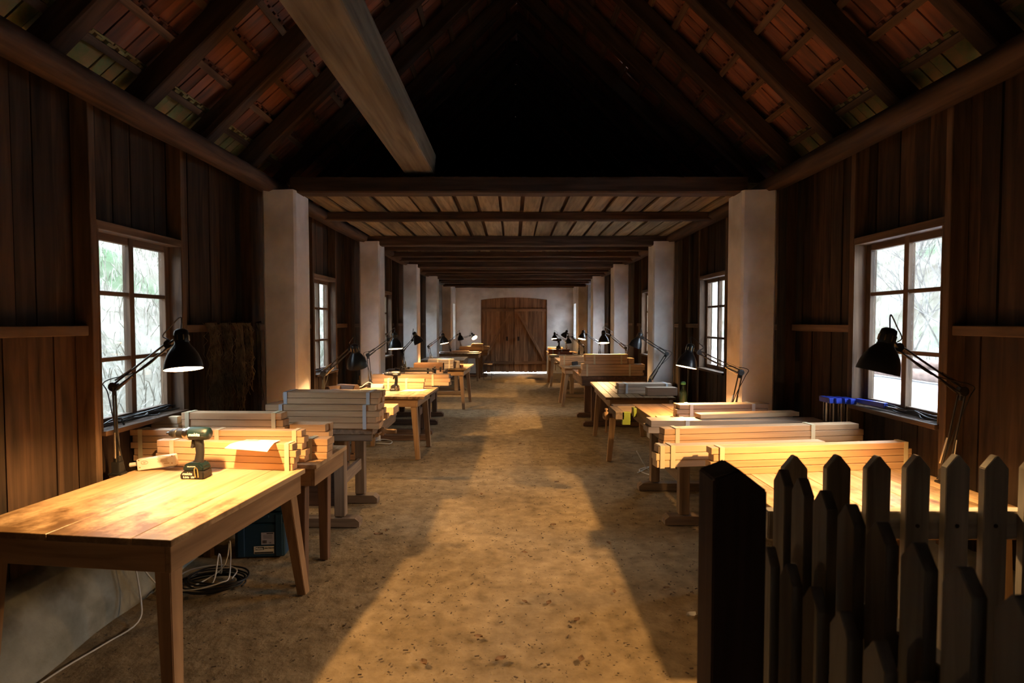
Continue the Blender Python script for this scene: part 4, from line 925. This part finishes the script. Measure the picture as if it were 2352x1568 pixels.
# ================================================================== DRILLS
def drill(label, loc, rz, s=1.0, teal=True, lying=False):
    t = empty('cordless_drill', loc, rz); props(t, label, 'drill', 'cordless drills')
    if lying: t.rotation_euler = (PI / 2, 0.12, rz)
    A = M_teal if teal else M_blackpl; B = M_blackpl
    zc = 0.222 * s
    Mx = Matrix.Translation((0, 0, zc)) @ Matrix.Rotation(-PI / 2, 4, 'Y')      # lathe z -> -x
    def lt(name, prof, mat, n=18): return emit(name, MB().lathe([(r * s, z * s) for r, z in prof], Mx, n), mat, t, smooth=True, local=True)
    mh = lt('motor_housing', [(0.0, -0.075), (0.022, -0.074), (0.030, -0.066), (0.033, -0.045), (0.034, 0.0), (0.033, 0.025)], A)
    lt('gearbox', [(0.033, 0.024), (0.0335, 0.034), (0.029, 0.040), (0.026, 0.058)], M_steel if teal else B)
    lt('chuck', [(0.026, 0.056), (0.0245, 0.062), (0.0245, 0.088), (0.022, 0.092), (0.021, 0.118), (0.014, 0.134), (0.008, 0.138), (0.0, 0.138)], M_blackpl)
    lt('chuck_ring', [(0.0215, 0.090), (0.0235, 0.093), (0.0235, 0.105), (0.0215, 0.108)], M_dsteel)
    lt('drill_bit', [(0.008, 0.136), (0.007, 0.150), (0.0, 0.156)], M_steel, 8)
    # grip: oval sections swept down
    secs = [(0.012, 0.200, 0.024, 0.018), (0.018, 0.165, 0.022, 0.017), (0.020, 0.125, 0.020, 0.0165), (0.014, 0.090, 0.022, 0.018), (0.006, 0.072, 0.032, 0.024)]
    V = []; F = []; n = 12
    for x, z, a, b in secs: V += [((x + a * math.cos(2 * PI * k / n)) * s, b * math.sin(2 * PI * k / n) * s, z * s) for k in range(n)]
    for i in range(len(secs) - 1):
        for k in range(n): F.append((i * n + k, i * n + (k + 1) % n, (i + 1) * n + (k + 1) % n, (i + 1) * n + k))
    emit('grip', MB().add(V, F), B, t, smooth=True, local=True)
    emit('trigger', MB().prism([(-0.026 * s, 0.150 * s), (-0.012 * s, 0.148 * s), (0.0, 0.186 * s), (-0.018 * s, 0.190 * s), (-0.021 * s, 0.170 * s)], 'Y', -0.009 * s, 0.009 * s), M_ink, t, local=True, bevel=0.002)
    bp = MB().prism([(x * s, z * s) for x, z in [(-0.052, 0.040), (0.056, 0.040), (0.056, 0.060), (0.034, 0.080), (-0.028, 0.080), (-0.048, 0.066)]], 'Y', -0.034 * s, 0.034 * s)
    emit('foot_housing', bp, A, t, local=True, bevel=0.006 * s)
    bt = MB().prism([(x * s, z * s) for x, z in [(-0.062, 0.0), (0.058, 0.0), (0.060, 0.034), (0.052, 0.044), (-0.040, 0.044), (-0.064, 0.026)]], 'Y', -0.037 * s, 0.037 * s)
    bat = emit('battery', bt, B, t, local=True, bevel=0.005 * s)
    mb = MB().tube(spline([(0.020 * s, -0.0405 * s, 0.012 * s), (0.018 * s, -0.046 * s, 0.050 * s), (0.026 * s, -0.047 * s, 0.062 * s), (0.034 * s, -0.046 * s, 0.050 * s), (0.034 * s, -0.0405 * s, 0.012 * s)], 5), 0.0028 * s, 5)
    emit('belt_hook', mb, M_brass if teal else M_steel, t, local=True)
    rx = (PI / 2, 0, 0)
    under(text('lettering', 'makita', 0.022 * s, (-0.018 * s, -0.0345 * s, (0.215) * s), rx, M_lett, t, shear=0.25, bold=0.0008), mh)
    under(text('lettering', 'makita', 0.019 * s, (-0.050 * s, -0.0378 * s, 0.022 * s), rx, M_lett, t, shear=0.25, bold=0.0006), bat)
    if teal:
        text('lettering', 'BRUSHLESS', 0.0085 * s, (-0.026 * s, -0.0345 * s, 0.060 * s), rx, M_lett, t)
        under(text('lettering', '5.0Ah  18V', 0.013 * s, (-0.046 * s, -0.0378 * s, 0.006 * s), rx, M_lett, t, bold=0.0005), bat)
        emit('vent_slots', MB().box((0.050 * s, -0.0300 * s, 0.232 * s), (0.016 * s, 0.004, 0.004)).box((0.050 * s, -0.0305 * s, 0.222 * s), (0.016 * s, 0.004, 0.004)).box((0.050 * s, -0.0300 * s, 0.212 * s), (0.016 * s, 0.004, 0.004)), M_ink, t, local=True)
    return t
drill('teal and black cordless drill standing on the near left pine table', (-1.775, 3.06, TZ), -0.06, 1.12)
drill('black cordless drill standing beside white paper on the second left table', (-1.50, 6.97, TZ), 0.05, 0.98, teal=False)
drill('black drill lying on its side on white paper', (1.25, 11.05, TZ + 0.045), PI + 0.1, 1.0, teal=False, lying=True)
drill('small black drill standing upright on the dark reddish stack', (1.24, 15.02, TZ + 0.137), 0.1, 1.15, teal=False)

# power box with printed plate
t = empty('power_box', (-2.20, 3.205, TZ), 0.22); props(t, 'pale printed metal box lying beside the near left lamp clamp', 'box')
w, h = 0.205, 0.066
box('case', (0.10, 0, h / 2 + 0.012), (w, 0.045, h), M_whitepl, t, rot=(0, -0.10, 0), bev=0.004)
for x, z in ((0.015, 0.02), (0.185, 0.037), (0.010, 0.062), (0.185, 0.08)): box('screw', (x, -0.0232, z + 0.002), (0.006, 0.001, 0.006), M_inkb, t)
emit('cable_gland', MB().tube([(-0.045, 0, 0.035), (0.0, 0, 0.04)], 0.012, 8), M_whitepl, t, local=True)
mb = MB(); pts = [(0.04 + 0.018 * math.cos(a), -0.0236, 0.050 + 0.010 * math.sin(a)) for a in [k * PI / 10 for k in range(21)]]; mb.tube(pts, 0.0008, 3); emit('emblem', mb, M_inkb, t, local=True)
text('lettering', 'CE', 0.010, (0.033, -0.0236, 0.046), (PI / 2, 0, 0), M_inkb, t)
mb = MB()
for r in range(5): mb.box((0.135, -0.0234, 0.046 + 0.008 * r + 0.004), (0.055 - 0.006 * (r % 2), 0.0006, 0.0022))
for r in range(7): mb.box((0.145 + r * 0.004, -0.0234, 0.040), (0.002, 0.0006, 0.006))
emit('print_lines', mb, M_inkb, t, local=True)
# second power box and its white lead
t = empty('power_box', (-1.80, 7.30, TZ), 0.0); props(t, 'white power box with white lead at the base of the lamp behind the black drill', 'box')
box('case', (0, 0, 0.025), (0.17, 0.06, 0.05), M_whitepl, t, bev=0.004)
emit('lead', MB().tube(spline([(-0.06, 0, 0.045), (-0.12, -0.02, 0.075), (-0.18, -0.10, 0.03), (-0.20, -0.22, 0.008), (-0.20, -0.3, -0.2)], 6), 0.006, 6), M_wcord, t, local=True, smooth=True)

# papers
def paper(label, pts, z, curl=0.0, name='paper_sheet'):
    t = MB(); n = 8
    p = [Vector((*q, z)) for q in pts]; V = []; F = []
    for i in range(n + 1):
        a = p[0].lerp(p[1], i / n); b = p[3].lerp(p[2], i / n)
        for j in range(5):
            q = a.lerp(b, j / 4); q.z += curl * math.sin(i / n * 5.5) * (0.3 + 0.7 * (1 - j / 4)); V.append(q)
    for i in range(n):
        for j in range(4): F.append((i * 5 + j, i * 5 + j + 1, (i + 1) * 5 + j + 1, (i + 1) * 5 + j))
    t.add(V, F); t.add([v - Vector((0, 0, 0.0006)) for v in V], [f[::-1] for f in F])
    return emit(name, t, M_paper, None, smooth=True, fix=False, label=label, category='paper')
o = paper('printed sheet draped over the bundle behind the green drill', [(-1.66, 3.14), (-1.40, 3.11), (-1.39, 3.27), (-1.60, 3.29)], TZ + 0.166, 0.0)
for v in o.data.vertices:
    if v.co.y < -0.02: v.co.z -= (abs(v.co.y + 0.02)) * 0.45
mb = MB()
for r in range(5): mb.box((-1.56, 3.235 + 0.014 * r, TZ + 0.1685), (0.10, 0.002, 0.0005))
for v in (0, 1, 2): mb.box((-1.60 + 0.04 * v, 3.262, TZ + 0.1685), (0.001, 0.06, 0.0005))
q = emit('print_lines', mb, M_inkb, None); q.parent = o; q.location = Vector(q.location) - Vector(o.location)
paper('white sheet lying beside the black drill on the second left table', [(-1.42, 6.90), (-1.14, 6.93), (-1.10, 7.12), (-1.36, 7.10)], TZ + 0.003)
paper('white sheet under the drill lying on the third right table', [(1.14, 10.92), (1.42, 10.92), (1.42, 11.17), (1.16, 11.17)], TZ + 0.003)

# ================================================================== TOOLBOXES
def toolbox(label, z0, h, labels):
    t = empty('toolbox', (-1.785, 3.94, z0), 0.10); props(t, label, 'toolbox', 'stacked toolboxes under the left table')
    w, d = 0.335, 0.29
    box('shell', (0, 0, h * 0.38), (w, d, h * 0.76 - 0.004), M_box, t, bev=0.008)
    box('lid', (0, 0, h * 0.88), (w + 0.004, d + 0.004, h * 0.24 - 0.006), M_box, t, bev=0.008)
    for x in (-w / 2 + 0.045, w / 2 - 0.035): box('corner_rib', (x, -d / 2 - 0.004, h / 2), (0.045, 0.012, h - 0.02), M_box, t, bev=0.003)
    box('latch', (w / 2 + 0.006, 0, h * 0.60), (0.012, 0.10, 0.07), M_boxg, t, bev=0.003)
    box('handle', (0, -d / 2 - 0.008, h * 0.93), (0.14, 0.016, 0.02), M_box, t, bev=0.003)
    box('grip_tab', (w / 2 + 0.005, -0.04, h * 0.82), (0.006, 0.02, 0.022), plain('red_tab', (0.45, 0.05, 0.02), 0.5), t)
    if labels:
        y = -d / 2 - 0.0018
        t1 = box('rating_label', (0.055, y, 0.135), (0.088, 0.001, 0.085), M_label, t)
        mb = MB(); mb.box((0.055 + 0.015, y - 0.001, 0.170), (0.045, 0.0006, 0.006))
        for r in range(4):
            mb.box((0.055, y - 0.001, 0.158 - r * 0.007), (0.06, 0.0005, 0.0015))
        for r in range(9): mb.box((0.020 + r * 0.0034, y - 0.001, 0.112), (0.002 if r % 2 else 0.0012, 0.0005, 0.022))
        emit('print_lines', mb, M_ink, t, local=True)
        under(text('lettering', 'CE', 0.014, (0.062, y - 0.0012, 0.100), (PI / 2, 0, 0), M_ink, t), t1)
        t2 = box('name_label', (0.028, y, 0.055), (0.135, 0.001, 0.052), M_whitepl, t, bev=0.0)
        box('label_band', (0.000, y - 0.0008, 0.066), (0.058, 0.001, 0.020), M_ink, t); box('label_band', (0.028, y - 0.0008, 0.036), (0.128, 0.001, 0.010), M_ink, t)
        under(text('lettering', 'Makita', 0.019, (-0.027, y - 0.0018, 0.060), (PI / 2, 0, 0), M_lett, t, bold=0.0006), t2)
        under(text('lettering', 'DK1796LX2', 0.0125, (0.033, y - 0.0012, 0.063), (PI / 2, 0, 0), M_ink, t, bold=0.0004), t2)
    return t
toolbox('dark blue toolbox with white labels on the floor under the left table', 0.004, 0.315, True)
toolbox('second blue toolbox stacked on the labelled one', 0.323, 0.215, False)

# ================================================================== CABLES
def cable(name, label, pts, r, mat, n=8, group=None, cat='cable'):
    t = MB().tube(spline(pts, n), r, 6); return emit(name, t, mat, None, smooth=True, label=label, category=cat, group=group)
# black coil
pts = []; rr = random.Random(3)
for k in range(120):
    a = k * 2 * PI / 15; ra = 0.155 + 0.03 * math.sin(k * 0.37) + rr.uniform(-.006, .006)
    pts.append((-1.86 + ra * 1.15 * math.cos(a), 3.36 + ra * 0.8 * math.sin(a), 0.014 + 0.0085 * (k / 15) + 0.004 * math.sin(k)))
cable('extension_cable', 'black extension cable coiled on the floor under the near left table', pts, 0.0055, M_blackpl, 3)
pts = []
for k in range(17):
    a = k * 2 * PI / 8; ra = 0.10 + 0.05 * math.sin(k * 0.6)
    pts.append((-1.88 + ra * 1.5 * math.cos(a), 3.33 + ra * math.sin(a), 0.075 + 0.02 * math.sin(k * 0.9) + (0.14 if k == 8 else 0)))
pts += [(-1.80, 3.45, 0.26), (-1.83, 3.40, 0.10), (-2.02, 3.22, 0.05), (-2.12, 3.12, 0.22), (-2.17, 3.08, 0.42), (-2.10, 3.05, 0.10), (-2.05, 2.95, 0.012), (-2.08, 2.75, 0.012), (-2.13, 2.55, 0.012), (-2.16, 2.30, 0.012)]
cable('extension_cable', 'white cable looping over the black coil and trailing along the wall', pts, 0.0045, M_wcord, 5)
cable('extension_cable', 'white cable coil hanging under the old left workbench', [(-1.55 + 0.07 * math.cos(k), 4.7 + 0.03 * math.sin(k * .5), 0.60 + 0.07 * math.sin(k)) for k in range(20)], 0.005, M_wcord, 4)
cable('extension_cable', 'thin white lead hooked beneath the narrow left table', [(-1.42, 3.95, 0.72), (-1.36, 3.92, 0.62), (-1.30, 3.90, 0.58), (-1.24, 3.92, 0.64), (-1.25, 3.95, 0.70)], 0.004, M_wcord)
cable('extension_cable', 'white looped lead on the floor past the old left workbench', [(-1.95, 7.5, 0.01), (-1.83, 7.62, 0.02), (-1.68, 7.55, 0.015), (-1.66, 7.38, 0.012), (-1.80, 7.33, 0.03), (-1.92, 7.42, 0.012)], 0.006, M_wcord)
cable('extension_cable', 'white lead on the floor beside the joiner bench legs, right', [(1.30, 5.75, 0.30), (1.38, 5.72, 0.16), (1.50, 5.85, 0.012), (1.40, 6.05, 0.012), (1.55, 6.2, 0.012), (1.36, 5.95, 0.012)], 0.006, M_wcord)
def sill_cables(label, x0, y0, y1, z, sgn, seed):
    rr = random.Random(seed); mb = MB()
    for k in range(4):
        p = [(x0 + sgn * rr.uniform(-0.03, 0.03), y0 + (y1 - y0) * i / 6, z + 0.006 + 0.006 * k + rr.uniform(0, 0.02)) for i in range(7)]
        mb.tube(spline(p, 4), 0.0042, 5)
    return emit('sill_cables', mb, M_blackpl, None, smooth=True, label=label, category='cable', kind='stuff')
sill_cables('thin black cables lying along the near left window sill', -2.345, 3.1, 3.8, SILL_L, -1, 1)
sill_cables('thin black cables lying along the near right window sill', 2.44, 3.12, 3.75, SILL_R, 1, 2)
sill_cables('black cables bunched on the second left window sill', -2.345, 6.45, 7.05, SILL_L, -1, 3)
t = empty('bar_clamp', (-2.33, 3.45, SILL_L + 0.04)); props(t, 'thin black bar clamp on the near left window sill', 'clamp')
emit('bar', MB().tube([(-2.33, 3.25, SILL_L + 0.035), (-2.33, 3.72, SILL_L + 0.05)], 0.005, 5), M_blackpl, t)
emit('jaw', MB().tube([(-2.33, 3.25, SILL_L + 0.04), (-2.31, 3.25, SILL_L - 0.0)], 0.005, 5), M_blackpl, t)
# blue clamps by the right window
for i, (x, y) in enumerate([(2.255, 3.97), (2.295, 3.955), (2.345, 3.94), (2.375, 3.92)]):
    t = empty('bar_clamp', (x, y, 1.09)); props(t, ['blue bar clamp hanging furthest from the near right window', 'second hanging blue bar clamp counting toward the near right window', 'third hanging blue bar clamp counting toward the near right window', 'blue bar clamp hanging closest to the near right window frame'][i], 'clamp', 'blue clamps hanging at the right window')
    mb = MB().prism([(-0.022, -0.012), (0.02, -0.012), (0.022, 0.004), (0.02, 0.026), (-0.024, 0.026)], 'Y', -0.10, 0.03); emit('head', mb, M_blue, t, local=True, bevel=0.003)
    emit('bar', MB().box((0.0, 0.0, -0.10), (0.014, 0.006, 0.22)), M_steel, t, local=True)
    emit('screw', MB().tube([(0.0, -0.03, -0.012), (0.0, -0.03, -0.15)], 0.006, 6), M_steel, t, local=True)
t = empty('bar_clamp', (2.42, 3.72, 1.105), 0.12); props(t, 'blue-handled clamp lying across the near right window sill', 'clamp')
emit('grip', MB().prism([(-0.14, -0.016), (0.12, -0.012), (0.17, 0.0), (0.12, 0.014), (-0.14, 0.018)], 'X', -0.016, 0.016), M_blue, t, local=True, bevel=0.004)
emit('bar', MB().box((0.0, -0.30, -0.008), (0.008, 0.35, 0.014)), M_dsteel, t, local=True)
# bottle on the right bench
t = empty('bottle', (1.655, 5.33, 0.83)); props(t, 'dark glass bottle with a green band, on the right joiner bench', 'bottle')
Mz = Matrix.Identity(4)
emit('body', MB().lathe([(0.0, 0.001), (0.034, 0.001), (0.037, 0.01), (0.037, 0.13), (0.030, 0.155), (0.014, 0.175), (0.013, 0.22)], Mz, 16), M_bottle, t, smooth=True, local=True)
emit('cap', MB().lathe([(0.014, 0.215), (0.024, 0.217), (0.024, 0.235), (0.016, 0.245), (0.0, 0.246)], Mz, 14), plain('green_cap', (0.08, 0.34, 0.20), 0.5), t, smooth=True, local=True)
# steel bar clamps lying on the dark left workbench
for i, (x0, x1, y, z) in enumerate([(-1.95, -1.22, 8.75, 0.83), (-2.0, -1.35, 8.85, 0.83), (-1.9, -1.28, 8.97, 0.83), (-1.85, -1.18, 9.12, 0.83), (-2.0, -1.3, 9.26, 0.83)]):
    t = empty('bar_clamp', ((x0 + x1) / 2, y, z)); props(t, 'long steel bar clamp lying on the dark left workbench', 'clamp', 'steel clamps on the dark left bench'); c = (x0 + x1) / 2
    box('bar', (0, 0, 0.045), (x1 - x0, 0.008, 0.026), M_steel, t); box('fixed_jaw', (x1 - c - 0.02, 0, 0.04), (0.03, 0.03, 0.08), M_dsteel, t, bev=0.003); box('sliding_jaw', (x0 - c + 0.12, 0, 0.04), (0.035, 0.03, 0.08), M_dsteel, t, bev=0.003)
# case of dark drawer boxes at the back of that bench
t = empty('tool_crate', (-1.45, 9.5, 0.83)); props(t, 'dark red-brown open crate behind the steel clamps', 'crate')
for c, s in (((0, -0.09, 0.06), (0.5, 0.015, 0.12)), ((0, 0.09, 0.06), (0.5, 0.015, 0.12)), ((-0.245, 0, 0.06), (0.015, 0.165, 0.12)), ((0.245, 0, 0.06), (0.015, 0.165, 0.12)), ((0, 0, 0.006), (0.475, 0.165, 0.012))): box('crate_board', c, s, W_dbench('X'), t, bev=0.002)

# ================================================================== TWINE HANKS
def hank(label, y, w, zb, n, seed, mat, r=0.0028, loop=False, knobby=0.012):
    rr = random.Random(seed); t = empty('twine_hank', (-2.285, y, 1.62)); props(t, label, 'twine'); mb = MB()
    for k in range(n):
        yy = y + rr.gauss(0, w * 0.33); zz = zb + abs(rr.gauss(0, 0.2)) + 0.15 * abs(yy - y) / w; x = -2.262 + rr.uniform(-0.012, 0.03 + 0.02 * (1 - abs(yy - y) / w)); ph = rr.uniform(0, 9)
        p = []
        for i in range(9):
            f = i / 8; z = 1.645 * (1 - f) + zz * f
            p.append((x + knobby * math.sin(ph + f * 17) * 0.6 - (0.03 if i == 0 else 0), yy + knobby * math.sin(ph * 2 + f * 23) + rr.uniform(-.004, .004) + (y - yy) * 0.72 * (1 - f) ** 1.5, z))
        mb.tube(p, r, 3, cap=False)
    emit('strands', mb, mat, t, fix=False)
    emit('peg', MB().tube([(-2.37, y, 1.63), (-2.22, y, 1.655)], 0.007, 6), M_rust, t)
    if loop: emit('loop', MB().tube(spline([(-2.25, y + 0.02, 1.64), (-2.25, y + 0.035, 1.25), (-2.25, y + 0.055, 1.08), (-2.25, y + 0.09, 0.99), (-2.25, y + 0.075, 0.955), (-2.25, y + 0.05, 1.0), (-2.25, y + 0.03, 1.2)], 5), 0.0035, 5), mat, t, smooth=True)
hank('thick black-brown twine hank hanging right of the near left window', 4.13, 0.14, 0.86, 75, 1, M_twine, 0.0026, knobby=0.02)
hank('second dark tangled hank overlapping the thick black-brown one', 4.33, 0.10, 0.90, 48, 2, M_twine, 0.0026, knobby=0.028)
hank('knotted grey-brown hank in the middle of the hanging twine', 4.535, 0.045, 0.82, 34, 3, M_twine2, 0.003, knobby=0.018)
hank('shorter knotted hank second from the pillar', 4.68, 0.04, 0.98, 28, 4, M_twine2, 0.003, knobby=0.02)
hank('thin pale cord with a loop, nearest the first left pillar', 4.86, 0.018, 0.80, 7, 5, M_twine2, 0.0028, loop=True, knobby=0.006)

# ================================================================== PICKET FENCE AND GATE
def picket(t, x, y, zt, face, w=0.085, th=0.028, zb=0.05, nm='picket'):
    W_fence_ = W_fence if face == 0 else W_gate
    """face 0: wide face looks along -y; 1: wide face looks along -x"""
    hw = w / 2; poly = [(-hw, zb), (hw, zb), (hw, zt - 0.045), (hw * 0.1, zt), (-hw * 0.1, zt), (-hw, zt - 0.045)]
    mb = MB()
    if face == 0: mb.prism([(x + u, v) for u, v in poly], 'Y', y, y + th)
    else: mb.prism([(y + u, v) for u, v in poly], 'X', x, x + th)
    emit(nm, mb, W_fence_('Z'), t, bevel=0.002)
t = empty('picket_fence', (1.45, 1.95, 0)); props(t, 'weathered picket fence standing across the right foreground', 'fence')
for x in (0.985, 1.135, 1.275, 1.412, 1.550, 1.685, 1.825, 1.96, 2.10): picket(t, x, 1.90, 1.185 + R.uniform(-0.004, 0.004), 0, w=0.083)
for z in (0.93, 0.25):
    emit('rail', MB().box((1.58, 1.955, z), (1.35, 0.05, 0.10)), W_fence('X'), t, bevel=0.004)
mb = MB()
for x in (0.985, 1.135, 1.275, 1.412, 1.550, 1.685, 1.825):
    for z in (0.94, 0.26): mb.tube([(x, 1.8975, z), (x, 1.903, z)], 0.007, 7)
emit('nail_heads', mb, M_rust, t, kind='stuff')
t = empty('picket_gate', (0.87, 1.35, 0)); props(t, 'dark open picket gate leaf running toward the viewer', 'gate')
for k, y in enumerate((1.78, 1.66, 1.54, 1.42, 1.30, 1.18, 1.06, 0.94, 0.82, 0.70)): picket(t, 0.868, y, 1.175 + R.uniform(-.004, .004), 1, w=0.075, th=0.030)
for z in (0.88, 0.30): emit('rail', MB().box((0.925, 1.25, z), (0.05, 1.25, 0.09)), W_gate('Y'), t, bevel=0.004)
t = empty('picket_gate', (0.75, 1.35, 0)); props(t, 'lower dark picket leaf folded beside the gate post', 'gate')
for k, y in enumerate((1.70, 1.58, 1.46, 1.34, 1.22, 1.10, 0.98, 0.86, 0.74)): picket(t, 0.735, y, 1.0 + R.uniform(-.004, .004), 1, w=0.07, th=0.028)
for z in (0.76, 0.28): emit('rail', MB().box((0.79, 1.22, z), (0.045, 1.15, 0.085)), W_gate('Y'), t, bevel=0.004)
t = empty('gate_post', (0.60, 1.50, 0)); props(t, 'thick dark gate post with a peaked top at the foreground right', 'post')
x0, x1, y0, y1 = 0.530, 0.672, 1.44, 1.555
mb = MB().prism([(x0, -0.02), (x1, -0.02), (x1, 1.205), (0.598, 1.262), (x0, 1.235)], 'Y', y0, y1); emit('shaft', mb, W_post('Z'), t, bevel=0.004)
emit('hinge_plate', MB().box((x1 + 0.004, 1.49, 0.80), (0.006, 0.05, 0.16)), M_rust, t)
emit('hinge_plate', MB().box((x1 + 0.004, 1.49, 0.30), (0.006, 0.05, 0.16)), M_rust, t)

# ================================================================== LITTER ON THE FLOOR
mb = MB(); rr = random.Random(11)
for _ in range(2600):
    x = rr.uniform(-1.9, 2.0); y = 1.2 + 9.5 * rr.random() ** 1.4; s = rr.uniform(0.0025, 0.008); a = rr.uniform(0, PI)
    mb.box((x, y, 0.002 + s * 0.2), (s * rr.uniform(1, 3.5), s, s * 0.4), Matrix.Rotation(a, 3, 'Z'))
emit('floor_litter', mb, M_chip, None, fix=False, kind='stuff', label='wood chips and crumbs scattered over the earth floor', category='litter')
def leaf(x, y, s, a, label, mat=M_leaf, cat='leaf', name='dry_leaf', group='dry leaves on the earth floor'):
    V = []; F = []; n = 7; rr = random.Random(int(x * 1000))
    for i in range(n):
        f = i / (n - 1); w = math.sin(PI * min(max(f, 0.03), 0.97)) * 0.34 * s
        for k in (-1, 0, 1): V.append(((f - 0.5) * s, k * w, 0.006 + s * (0.16 * abs(k) + 0.22 * (f - 0.5) ** 2) + rr.uniform(0, 0.004)))
    for i in range(n - 1):
        for k in range(2): F.append((i * 3 + k, i * 3 + k + 1, (i + 1) * 3 + k + 1, (i + 1) * 3 + k))
    M = Matrix.Rotation(a, 4, 'Z'); mb = MB().add([M @ Vector(v) + Vector((x, y, 0)) for v in V], F)
    mb.tube([M @ Vector((0.5 * s, 0, 0.006)) + Vector((x, y, 0)), M @ Vector((0.75 * s, 0.05 * s, 0.004)) + Vector((x, y, 0))], 0.0012, 3)
    emit(name, mb, mat, None, smooth=True, fix=False, label=label, category=cat, group=group)
LV = [(-1.04, 4.20, .07), (-1.0, 4.28, .05), (0.325, 4.405, .05), (0.712, 4.04, .05), (-0.06, 2.626, .06), (-0.43, 2.60, .05), (0.353, 2.98, .05), (0.07, 3.18, .04), (0.21, 3.165, .05), (0.084, 3.87, .045), (0.333, 2.627, .05), (-0.18, 2.82, .045), (0.62, 3.3, .04), (0.95, 3.35, .04), (-0.3, 5.2, .05), (0.45, 5.6, .05), (-0.35, 6.6, .05), (0.1, 7.4, .05)]
for i, (x, y, s) in enumerate(LV): leaf(x, y, s, i * 1.7, 'small curled dry leaf lying on the earth floor of the aisle')
leaf(1.0, 3.03, .07, 0.5, 'crumpled whitish scrap of paper on the floor by the gate post', M_paper, 'paper', 'paper_scrap', None)
